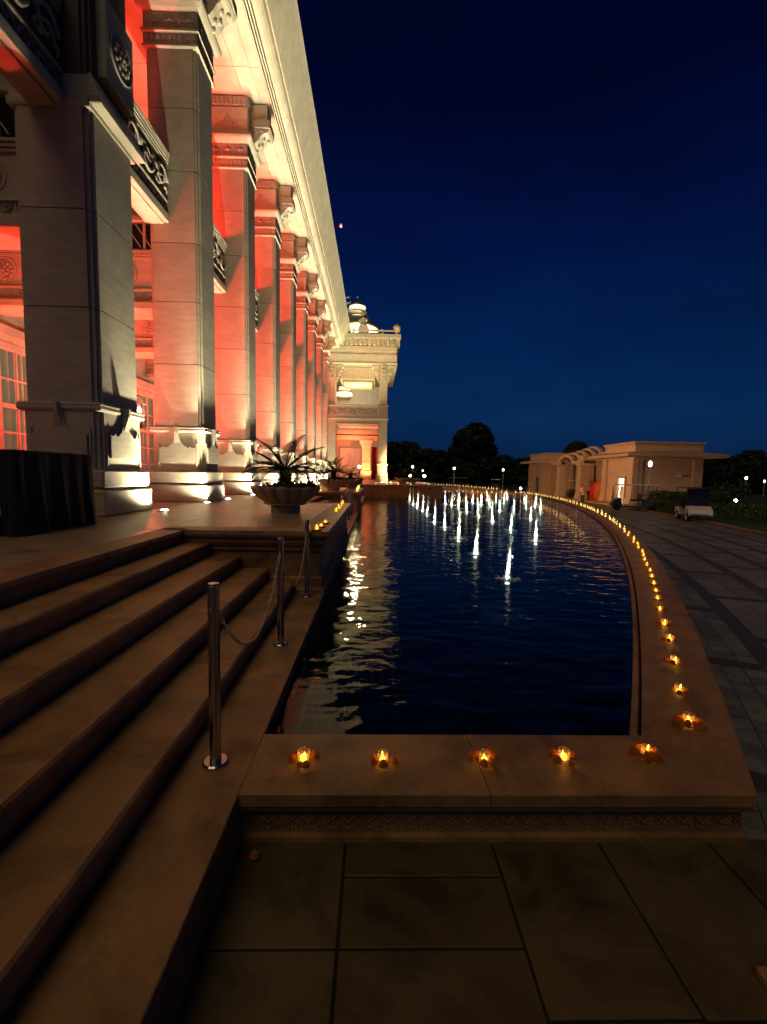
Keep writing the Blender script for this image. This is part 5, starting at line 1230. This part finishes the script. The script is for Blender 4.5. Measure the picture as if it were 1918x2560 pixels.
# recessed links and portico
gb('link_wall', 'plaster', 25.5, 26.0, 44.4, 60.6, ZD, 3.2)
gb('link_wall', 'plaster', 23.4, 25.5, 53.6, 54.0, ZD, 3.2); gb('link_roof', 'plaster', 23.0, 26.2, 44.4, 60.6, 3.2, 3.5)
gb('link_parapet', 'plaster', 23.4, 26.2, 44.4, 60.6, 3.5, 3.95)
for (y0, y1) in ((46.9, 47.8), (52.2, 53.1)):
    mb = MB().at(gi).add([(20.95, y0-0.12, ZD), (20.95, y1+0.12, ZD), (21.95, y1+0.12, ZD), (21.95, y0-0.12, ZD), (21.1, y0, ZD+0.8), (21.1, y1, ZD+0.8), (21.9, y1, ZD+0.8), (21.9, y0, ZD+0.8), (21.15, y0+0.05, 2.6), (21.15, y1-0.05, 2.6), (21.85, y1-0.05, 2.6), (21.85, y0+0.05, 2.6)],
        [(0, 1, 5, 4), (1, 2, 6, 5), (2, 3, 7, 6), (3, 0, 4, 7), (4, 5, 9, 8), (5, 6, 10, 9), (6, 7, 11, 10), (7, 4, 8, 11), (8, 9, 10, 11), (3, 2, 1, 0)])
    mb.build('portico_column', 'plaster', gate)
    gb('portico_capital', 'plaster', 21.0, 22.0, y0-0.1, y1+0.1, 2.6, 2.78, bev=0.02)
    gb('rear_column', 'plaster', 24.6, 25.1, y0+0.1, y0+0.6, ZD, 2.7)
    gb('portico_beam', 'plaster', 21.2, 25.5, y0+0.1, y1-0.1, 2.78, 3.15)
def arch_rib(x0, x1, yc, zb, rad, half, thick, parent):
    out = []; inn = []
    for k in range(19):
        a = PI*k/18; out.append((yc + math.cos(a)*(rad+thick), zb + math.sin(a)*(rad*0.40+thick))); inn.append((yc + math.cos(a)*rad, zb + math.sin(a)*rad*0.40))
    pts = [(yc+half, zb-0.02), (yc+half, zb+thick*0.85)] + [p for p in out if p[1] > zb+thick*0.85] + [(yc-half, zb+thick*0.85), (yc-half, zb-0.02)] + list(reversed(inn))
    n = len(pts)
    vs = [(x0, y, z) for y, z in pts] + [(x1, y, z) for y, z in pts]
    bm = bmesh.new(); b0 = [bm.verts.new(Vector(v) - GL) for v in vs]
    f0 = bm.faces.new(b0[:n]); f1 = bm.faces.new(list(reversed(b0[n:])))
    for i in range(n): bm.faces.new((b0[i], b0[n+i], b0[n+(i+1) % n], b0[(i+1) % n]))
    bmesh.ops.triangulate(bm, faces=[f0, f1]); bmesh.ops.recalc_face_normals(bm, faces=bm.faces)
    me = bpy.data.meshes.new('arch_rib'); bm.to_mesh(me); bm.free(); me.materials.append(MATS['plaster'])
    return put('arch_rib', me, parent)
for k in range(5): arch_rib(20.75+k*0.72, 21.10+k*0.72, 50.0, 2.80+0.24*k, 1.75, 3.9 if k == 0 else 2.35, 0.30, gate)
vs = []
gb('vault_wall', 'plaster', 21.3, 25.4, 52.0, 53.2, 3.1, 3.6); gb('vault_wall', 'plaster', 21.3, 25.4, 46.8, 48.0, 3.1, 3.6)
# red and orange draped booth beside the portico
bo = empty('draped_booth', (22.0, 45.4, ZD+0.02)); tag(bo, 'red and orange cloth booth with a peaked top beside the portico', 'booth')
def cloth_panel(name, mat, x0, y0, x1, y1, z0, z1, par):
    n = 24; vs = []
    for i in range(n+1):
        u = i/n; o = 0.04*math.sin(i*1.6); vs += [(x0+(x1-x0)*u-o, y0+(y1-y0)*u, 0.12), (x0+(x1-x0)*u-o*0.4, y0+(y1-y0)*u, z0+(z1-z0)*u**1.6), (x0+(x1-x0)*u-o*0.4+0.04, y0+(y1-y0)*u+0.02, z0+(z1-z0)*u**1.6), (x0+(x1-x0)*u-o+0.04, y0+(y1-y0)*u+0.02, 0.12)]
    MB().add(vs, [(4*i+a, 4*i+4+a, 4*i+4+(a+1) % 4, 4*i+(a+1) % 4) for i in range(n) for a in range(4)] + [(0, 1, 2, 3), (4*n+3, 4*n+2, 4*n+1, 4*n)]).build(name, mat, par, smooth=True)
cloth_panel('side_cloth', 'red_cloth', 0.0, 1.1, 0.2, 0.55, 1.75, 1.85, bo); cloth_panel('front_cloth', 'orange_cloth', 0.2, 0.55, 0.5, -0.1, 1.85, 2.2, bo); cloth_panel('side_cloth', 'red_cloth', 0.5, -0.1, 1.1, -0.9, 2.2, 2.9, bo)
for (x, y, h) in ((0.0, 1.1, 1.8), (0.5, -0.1, 2.2), (1.1, -0.9, 2.9)): MB().at(T((x+0.06, y, 0))).lathe([(0.025, 0.12), (0.025, h)], 8).build('post', 'black_metal', bo)

# ------------------------------------------------------------------ golf carts
WHEEL_T = MB().at(RX(PI/2)).lathe([(0.14, -0.09), (0.215, -0.09), (0.23, -0.06), (0.23, 0.06), (0.215, 0.09), (0.14, 0.09), (0.14, -0.09)], 20, cap=False).mesh('tyre', 'rubber')
WHEEL_R = {c: MB().at(RX(PI/2)).lathe([(0.0, -0.075), (0.06, -0.08), (0.10, -0.06), (0.14, -0.085), (0.14, 0.085), (0.10, 0.06), (0.06, 0.08), (0.0, 0.075)], 16).mesh('rim', c) for c in ('white_paint', 'black_metal')}
def make_cart(body, rows=1, shield=True, roof=None):
    c = empty('golf_cart', (0, 0, 0)); L = 0.62*(rows-1)       # heading +x
    def prof(name, mat, pts, y0, y1, bev=0): 
        mb = MB(); n = len(pts); mb.add([(x, y0, z) for x, z in pts] + [(x, y1, z) for x, z in pts], [tuple(range(n)), tuple(range(2*n-1, n-1, -1))] + [(i, n+i, n+(i+1) % n, (i+1) % n) for i in range(n)]); return mb.build(name, mat, c)
    prof('cowl', body, [(1.20, 0.36), (1.24, 0.48), (1.14, 0.68), (0.86, 0.86), (0.66, 0.90), (0.60, 0.86), (0.62, 0.62), (0.56, 0.36), (0.62, 0.30), (0.70, 0.46), (0.86, 0.52), (1.04, 0.46), (1.10, 0.34)], -0.58, 0.58)
    prof('chassis', 'cart_black', [(1.10, 0.24), (1.10, 0.34), (-1.15-L, 0.34), (-1.15-L, 0.24)], -0.54, 0.54)
    prof('rear_body', body, [(-0.16-L, 0.34), (-0.20-L, 0.62), (-0.34-L, 0.70), (-0.98-L, 0.74), (-1.20-L, 0.66), (-1.24-L, 0.42), (-1.08-L, 0.32), (-1.02-L, 0.48), (-0.84-L, 0.54), (-0.64-L, 0.46), (-0.58-L, 0.32)], -0.58, 0.58)
    for r in range(rows):
        x = -0.30 - 0.62*r
        MB().box(x-0.28, x+0.24, -0.54, 0.54, 0.70, 0.82, 0.04).build('seat', 'seat_vinyl', c); MB().at(T((x-0.30, 0, 0.82)) @ RY(-0.2)).box(-0.05, 0.05, -0.54, 0.54, 0.0, 0.42, 0.03).build('backrest', 'seat_vinyl', c)
        if r: MB().box(x-0.2, x+0.2, -0.5, 0.5, 0.34, 0.70).build('seat_box', 'cart_black', c)
    MB().box(-1.12-L, 1.02, -0.62, 0.62, 1.84, 1.90, 0.03).build('roof', roof or body, c)
    for s in (-1, 1):
        MB().tube([(0.82, s*0.54, 0.86), (0.62, s*0.55, 1.84)], 0.022, 6).build('roof_post', 'cart_black', c); MB().tube([(-1.02-L, s*0.54, 0.70), (-1.0-L, s*0.55, 1.84)], 0.022, 6).build('roof_post', 'cart_black', c)
        if rows > 1: MB().tube([(-0.1-L/2, s*0.54, 0.50), (-0.1-L/2, s*0.55, 1.84)], 0.02, 6).build('roof_post', 'cart_black', c)
        MB().at(T((1.13, s*0.40, 0.60)) @ RY(1.1)).ell((0, 0, 0), 0.05, 0.09, 0.03, 8, 4).build('headlight', 'glass_dark', c)
        for x in (0.84, -0.82-L):
            t_ = put('wheel', WHEEL_T, c, (x, s*0.50, 0.23)); put('rim', WHEEL_R['white_paint' if body == 'cart_white' else 'black_metal'], t_)
    if shield: MB().at(T((0.80, 0, 0.88)) @ RY(-0.20)).box(-0.008, 0.008, -0.55, 0.55, 0.0, 0.96).build('windshield', 'glass_dark', c)
    MB().tube([(0.52, 0.28, 0.62), (0.36, 0.28, 0.98)], 0.018, 6).build('steering_column', 'cart_black', c); MB().at(T((0.35, 0.28, 1.0)) @ RY(-0.5)).tube([(0.15*math.cos(a), 0.15*math.sin(a), 0) for a in [2*PI*k/14 for k in range(15)]], 0.013, 5, False).build('steering_wheel', 'cart_black', c)
    MB().box(1.18, 1.26, -0.50, 0.50, 0.30, 0.40, 0.02).build('bumper', 'cart_black', c)
    return c
def place_cart(c, x, y, hx, hy, label): c.location = (x, y, ZD+0.002); c.rotation_euler = (0, 0, math.atan2(hy, hx)); tag(c, label, 'golf cart', 'golf carts on the drive')
cA = make_cart('cart_white', 1, True, 'cart_black'); place_cart(cA, 18.35, 26.0, -0.30, -0.95, 'white-bodied golf cart with windshield facing the camera beside the hedge')
cB = make_cart('cart_black', 2, False, 'cart_black'); place_cart(cB, 18.9, 33.6, -0.94, 0.34, 'black open golf cart parked before the lit doorway')
for o in cB.children:
    if o.name.startswith('roof') and not o.name.startswith('roof_post'): o.data.materials[0] = MATS['cart_white']
cC = make_cart('cart_black', 1, False, 'cart_white'); place_cart(cC, 22.6, 50.4, -1, 0.1, 'dark golf cart standing inside the arched portico'); cC.location.z = ZD+0.145
cD = copy_tree(cC); place_cart(cD, 17.5, 66, -0.3, -0.95, 'distant golf cart with a pale roof beyond the causeway')
cE = make_cart('cart_black', 4, False, 'white_paint'); place_cart(cE, 16.6, 96, -0.98, -0.1, 'distant long shuttle cart with a thin pale roof')

# ------------------------------------------------------------------ lamps in the garden
def lamp_post(x, y, h, energy, label, r=0.13):
    l_ = empty('lamp_post', (x, y, ZD)); tag(l_, label, 'lamp post', 'white globe lamp posts')
    MB().lathe([(0.10, 0.0), (0.10, 0.06), (0.05, 0.12), (0.04, h-0.25), (0.06, h-0.22), (0.06, h-0.18), (0.03, h-0.15)], 10).build('post', 'lamp_pole', l_)
    MB().lathe([(0.03, h-0.16), (r*0.75, h-0.12), (r, h+0.02), (r*0.9, h+0.14), (r*0.5, h+0.24), (0.0, h+0.28)], 8).build('globe', 'lamp_globe', l_)
    if energy: light('POINT', 'lamp_light', (x, y, ZD+h+0.05), energy, (1.0, 0.88, 0.62), r+0.02)
lamp_post(20.1, 33.3, 3.38, 110, 'lamp post with a faceted white globe beside the black cart', 0.14)
lamp_post(22.3, 79.5, 3.4, 120, 'distant lamp post left of the gatehouse', 0.18)
lamp_post(13.7, 79, 3.5, 120, 'distant lamp post over the long shuttle cart', 0.22)
lamp_post(6.3, 76, 3.6, 90, 'distant lamp post just right of the porch planters', 0.2)
lamp_post(12.4, 118, 3.4, 0, 'farthest small lamp post seen against the dark trees', 0.22)
lamp_post(50, 61, 2.6, 60, 'garden lamp post among lit leaves at the far right', 0.16)
lamp_post(62, 72, 2.2, 20, 'small white garden lamp at the right picture edge', 0.12)
def flood(p, label, r, energy=0, aim=None):
    f = empty('garden_floodlight', p); tag(f, label, 'floodlight', 'bright lamps in the garden')
    MB().lathe([(0.05, -0.30), (0.03, -0.26), (0.03, -0.08)], 8).build('stake', 'black_metal', f); MB().ell((0, 0, 0), r, r, r, 12, 8).build('lens', 'flood_lens', f, smooth=True)
    MB().lathe([(r*1.1, -0.10), (r*0.6, -0.14)], 10, cap=False).build('housing', 'black_metal', f)
    if energy: light('POINT', 'flood_light', (p[0], p[1]-0.3, p[2]+0.15), energy, (1.0, 0.95, 0.75), r)
pA = onz(1025.6, 1197, ZD); pA = ony(1025.6, 1189.5, 62); flood(tuple(pA), 'bright round lamp left of the pair over the far candles', 0.17, 40)
pB = ony(1061, 1190.5, 62); flood(tuple(pB), 'bright round lamp right of the pair over the far candles', 0.19, 40)
for q in (pA, pB): MB()
flood(tuple(ony(1302, 1221, 70)), 'white ball lamp low beside the tripod poles', 0.16, 25)
flood((33.6, 42.0, ZD+0.45), 'dazzling garden spotlight on the lawn right of the white cart', 0.13, 160)
flood((19.9, 20.6, ZD+0.32), 'low light in the hedge at the right picture edge', 0.05, 70)
for q in (pA, pB):
    st = MB().at(T((q.x, q.y, ZD))).lathe([(0.06, 0), (0.03, 0.05), (0.03, q.z-ZD-0.25)], 8).build('lamp_stand', 'black_metal'); tag(st, 'thin dark stand under a bright round garden lamp', 'lamp stand', 'stands of the bright round lamps')
tp = empty('tripod_poles', (26.5, 76, ZD)); tag(tp, 'bare tripod of thin leaning poles left of the gatehouse', 'tripod')
for k, (dx, dy) in enumerate(((-0.85, 0), (-0.25, -0.4), (0.35, 0.2), (0.9, -0.1))): MB().tube([(dx, dy, 0), (dx*0.12, dy*0.1, 4.1)], 0.03, 6).build('pole', 'plaster', tp)
dr_ = empty('drum_table', (20.0, 59.5, ZD+0.02)); tag(dr_, 'small dark stand beside the far pavilion door', 'stand')
MB().lathe([(0.3, 0.9), (0.3, 0.98)], 12).build('top', 'bark', dr_); MB().lathe([(0.2, 0), (0.05, 0.1), (0.05, 0.9)], 10).build('leg', 'bark', dr_)

# ------------------------------------------------------------------ a person by the portico
def skin_mesh(name, joints, edges, radii, mat, parent, sub=2):
    me = bpy.data.meshes.new(name); me.from_pydata(joints, edges, []); o = put(name, me, parent)
    o.data.materials.append(MATS[mat]); md_ = o.modifiers.new('skin', 'SKIN')
    for i, r in enumerate(radii): me.skin_vertices[0].data[i].radius = r if isinstance(r, tuple) else (r, r)
    me.skin_vertices[0].data[0].use_root = True
    s2 = o.modifiers.new('sub', 'SUBSURF'); s2.levels = sub; s2.render_levels = sub
    for p in me.polygons: p.use_smooth = True
    return o
pp = onz(1456, 1258.5, ZD+0.02)
pr_ = empty('person', pp, math.atan2(-pp.y, -pp.x) - PI/2 + PI + 0.5); tag(pr_, 'person in a loose pink shirt and dark trousers standing by the portico', 'person')
bj = [(0, 0, 0.92), (0, 0, 1.10), (0, 0.01, 1.30), (0, 0.0, 1.42), (0, 0, 1.48), (0, -0.01, 1.56), (0, -0.01, 1.66), (-0.17, 0, 1.36), (-0.22, 0.02, 1.10), (-0.20, -0.10, 0.90), (-0.19, -0.14, 0.82), (0.17, 0, 1.36), (0.22, 0.02, 1.10), (0.21, -0.08, 0.88), (0.20, -0.12, 0.80),
      (-0.09, 0, 0.86), (-0.10, -0.02, 0.48), (-0.10, 0.02, 0.08), (-0.10, -0.10, 0.035), (0.09, 0, 0.86), (0.10, -0.01, 0.48), (0.11, 0.03, 0.08), (0.12, -0.09, 0.035)]
be = [(0, 1), (1, 2), (2, 3), (3, 4), (4, 5), (5, 6), (2, 7), (7, 8), (8, 9), (9, 10), (2, 11), (11, 12), (12, 13), (13, 14), (0, 15), (15, 16), (16, 17), (17, 18), (0, 19), (19, 20), (20, 21), (21, 22)]
br_ = [0.13, 0.12, 0.15, 0.06, 0.055, 0.085, 0.07, 0.06, 0.045, 0.035, 0.03, 0.06, 0.045, 0.035, 0.03, 0.08, 0.06, 0.045, 0.04, 0.08, 0.06, 0.045, 0.04]
body = skin_mesh('body', bj, be, br_, 'skin', pr_)
skin_mesh('shirt', [bj[0], bj[1], bj[2], (0, 0, 1.39), bj[7], bj[8], (-0.21, -0.04, 1.0), bj[11], bj[12], (0.215, -0.04, 1.0), (0, 0, 0.76)], [(0, 1), (1, 2), (2, 3), (2, 4), (4, 5), (5, 6), (2, 7), (7, 8), (8, 9), (0, 10)], [0.165, 0.15, 0.175, 0.10, 0.08, 0.065, 0.06, 0.08, 0.065, 0.06, 0.17], 'shirt_pink', pr_)
skin_mesh('trousers', [(0, 0, 0.86), bj[15], bj[16], bj[17], bj[19], bj[20], bj[21]], [(0, 1), (1, 2), (2, 3), (0, 4), (4, 5), (5, 6)], [0.13, 0.095, 0.078, 0.07, 0.095, 0.078, 0.07], 'trousers', pr_)
MB().ell((0, 0.015, 1.635), 0.095, 0.105, 0.085, 12, 8).build('hair', 'hair', pr_, smooth=True)

# ------------------------------------------------------------------ trees, hedges and bushes
def make_tree(x, y, h, w, label, seed, trunk=0.25, n=9000, leaf=0.6, group='dark trees along the horizon', squash=1.0, cat='tree', mat='tree_leaf'):
    rnd = random.Random(seed); t_ = empty('tree', (x, y, ZD)); tag(t_, label, cat, group)
    zb = h*trunk; mb = MB(); mb.tube([(0, 0, 0), (0.1, 0, zb*0.6), (0.0, 0.1, zb*1.3), (0.2, 0, h*0.75)], [w*0.035, w*0.028, w*0.022, 0.04], 8)
    for k in range(7):
        a = k*2.4; mb.tube([(0, 0, zb*(0.9+0.1*k)), (math.cos(a)*w*0.2, math.sin(a)*w*0.2, zb+h*0.25), (math.cos(a)*w*0.36, math.sin(a)*w*0.36, zb+h*(0.35+0.03*k))], [w*0.016, w*0.011, 0.02], 6)
    mb.build('trunk', 'bark', t_)
    lobes = []
    for k in range(34):
        u = rnd.random(); z = zb + (h-zb)*(0.12+0.80*u); prof = math.sin(PI*min(1, 0.18+0.80*u))**0.6
        a = rnd.uniform(0, 2*PI); r = w*0.5*prof*math.sqrt(rnd.random())*0.82
        lobes.append((r*math.cos(a), r*math.sin(a), z, w*rnd.uniform(0.14, 0.24)))
    vs = []; fs = []
    for k in range(n):
        lx, ly, lz, lr = lobes[k % len(lobes)]
        d = Vector((rnd.gauss(0, 1), rnd.gauss(0, 1), rnd.gauss(0, 1))).normalized(); q = lr*(0.55+0.5*rnd.random()**0.5)
        p = Vector((lx, ly, lz)) + d*q; p.z = min(p.z, h); u = Vector((rnd.gauss(0, 1), rnd.gauss(0, 1), rnd.gauss(0, 0.6))).normalized(); v = u.cross(d).normalized()
        l = leaf*rnd.uniform(0.6, 1.3); o = len(vs)
        vs += [tuple(p-u*l*0.5), tuple(p+v*l*0.28), tuple(p+u*l*0.5), tuple(p-v*l*0.28)]; fs.append((o, o+1, o+2, o+3))
    m_ = MB(); m_.v = vs; m_.f = fs; m_.build('crown', mat, t_, clean=False)
    return t_
def tree_px(px, top, Y, wpx, label, seed, **k):
    p = ony(px, top, Y); make_tree(p.x, Y, p.z - ZD, wpx*Y/1150.0, label, seed, **k)
tree_px(1186, 1060, 110, 118, 'big round-topped dark tree standing over the rest', 1, trunk=0.06, n=16000, leaf=0.9)
tree_px(1150, 1098, 112, 50, 'shoulder tree against the left of the big round tree', 17, trunk=0.1, leaf=0.75)
tree_px(985, 1106, 130, 70, 'dark tree right of the porch at the left of the row', 2, trunk=0.1, leaf=0.85)
tree_px(1020, 1104, 128, 70, 'second dark tree right of the porch', 3, trunk=0.1, leaf=0.85)
tree_px(1062, 1122, 126, 62, 'lower dark tree left of the big round one', 4, trunk=0.1, leaf=0.85)
tree_px(1100, 1128, 122, 62, 'bushy dark tree at the left foot of the big round one', 5, trunk=0.08, leaf=0.85)
tree_px(1262, 1140, 116, 66, 'low dark tree right of the big round one', 6, trunk=0.08, leaf=0.85)
tree_px(1312, 1146, 116, 66, 'low dark tree behind the far pavilion', 7, trunk=0.08, leaf=0.85)
tree_px(1370, 1142, 112, 70, 'low dark tree over the portico link roof', 8, trunk=0.08, leaf=0.85)
tree_px(1446, 1100, 92, 74, 'dark tree rising behind the arched portico', 9, trunk=0.2, leaf=0.75)
tree_px(1500, 1135, 96, 60, 'dark tree hidden behind the right gatehouse block', 10, trunk=0.15, leaf=0.75)
tree_px(1800, 1142, 88, 110, 'dark spreading tree right of the gatehouse', 11, trunk=0.12, n=7000)
tree_px(1880, 1128, 80, 130, 'large dark tree at the right picture edge', 12, trunk=0.10, n=8000)
tree_px(1716, 1160, 95, 100, 'dark tree low behind the gatehouse corner', 13, trunk=0.1)
def far_wood():
    rnd = random.Random(5); mb = MB(); vs = []; fs = []
    for k in range(26000):
        px = rnd.uniform(940, 2050); Y = rnd.uniform(135, 150); X = (px-936)/1150*Y; hh = 6.5 + 2.0*math.sin(px*0.02) + 1.3*math.sin(px*0.061); z = ZD + hh*rnd.random()**0.7
        d = Vector((rnd.gauss(0, 1), rnd.gauss(0, 1), rnd.gauss(0, 1))).normalized(); u = d.orthogonal().normalized(); v = d.cross(u); l = 0.9*rnd.uniform(0.6, 1.4); o = len(vs); p = Vector((X, Y, z))
        vs += [tuple(p-u*l*0.5), tuple(p+v*l*0.3), tuple(p+u*l*0.5), tuple(p-v*l*0.3)]; fs.append((o, o+1, o+2, o+3))
    mb.v = vs; mb.f = fs; o = mb.build('far_wood', 'tree_leaf', clean=False); tag(o, 'dark far-off wood along the whole horizon', 'wood', kind='stuff')
far_wood()
def hedge(name, x0, x1, y0, y1, z1, n, ls, label, seed, cat='hedge'):
    rnd = random.Random(seed); vs = []; fs = []
    for k in range(n):
        p = Vector((rnd.uniform(x0, x1), rnd.uniform(y0, y1), ZD + z1*(0.15+0.85*rnd.random()**0.5)*(1+0.12*math.sin(k)))); d = Vector((rnd.gauss(0, 1), rnd.gauss(0, 1), rnd.gauss(0.4, 1))).normalized(); u = d.orthogonal().normalized(); v = d.cross(u); l = ls*rnd.uniform(0.6, 1.4); o = len(vs)
        vs += [tuple(p-u*l*0.5), tuple(p+v*l*0.32), tuple(p+u*l*0.5), tuple(p-v*l*0.32)]; fs.append((o, o+1, o+2, o+3))
    m_ = MB(); m_.v = vs; m_.f = fs; h_ = empty(name, ((x0+x1)/2, (y0+y1)/2, ZD)); m_.v = [(a-(x0+x1)/2, b-(y0+y1)/2, c-ZD) for a, b, c in m_.v]
    m_.build('leaves', 'bush_leaf', h_, clean=False)
    mb = MB()
    for k in range(10): mb.tube([(rnd.uniform(x0, x1)-(x0+x1)/2, rnd.uniform(y0, y1)-(y0+y1)/2, 0), (rnd.uniform(x0, x1)-(x0+x1)/2, rnd.uniform(y0, y1)-(y0+y1)/2, z1*0.8)], 0.015, 5)
    mb.build('stems', 'bark', h_); tag(h_, label, cat, 'hedges along the drive')
hedge('hedge', 22.3, 27.8, 34.6, 37.6, 1.25, 8000, 0.16, 'clipped green hedge before the gatehouse side wall', 1)
hedge('flower_bed', 20.0, 21.4, 28.6, 32.5, 0.75, 2600, 0.14, 'bright low leafy bed left of the white cart', 2, 'shrub')
hedge('shrub_bed', 20.6, 26.5, 21.0, 30.0, 0.8, 6500, 0.15, 'dark low shrubs on the lawn right of the white cart', 3, 'shrub')
hedge('shrub_bed', 19.6, 23.0, 14.5, 20.4, 0.7, 4000, 0.14, 'dark low planting at the right picture edge along the drive', 4, 'shrub')
for i, (x, y, h) in enumerate(((41.5, 55, 1.9), (44.2, 57, 2.2), (48.6, 60.0, 2.7))):
    c = leaf_clump('garden_shrub', 'bush_leaf', 1.0, h, 500, 0.32, 70+i); c.location = (x, y, ZD); tag(c, ['lit shrub just right of the white cart roof', 'lit shrub between the cart and the garden lamp', 'pale lit leaves beside the garden lamp post'][i], 'shrub', 'lit garden shrubs')
kr = polar_quad(MB(), R_OUT+7.0, R_OUT+7.35, arc_th(4, R_OUT), arc_th(36, R_OUT), ZD-0.2, ZD+0.10, 24).build('drive_kerb', 'coping_stone'); tag(kr, kind='structure')
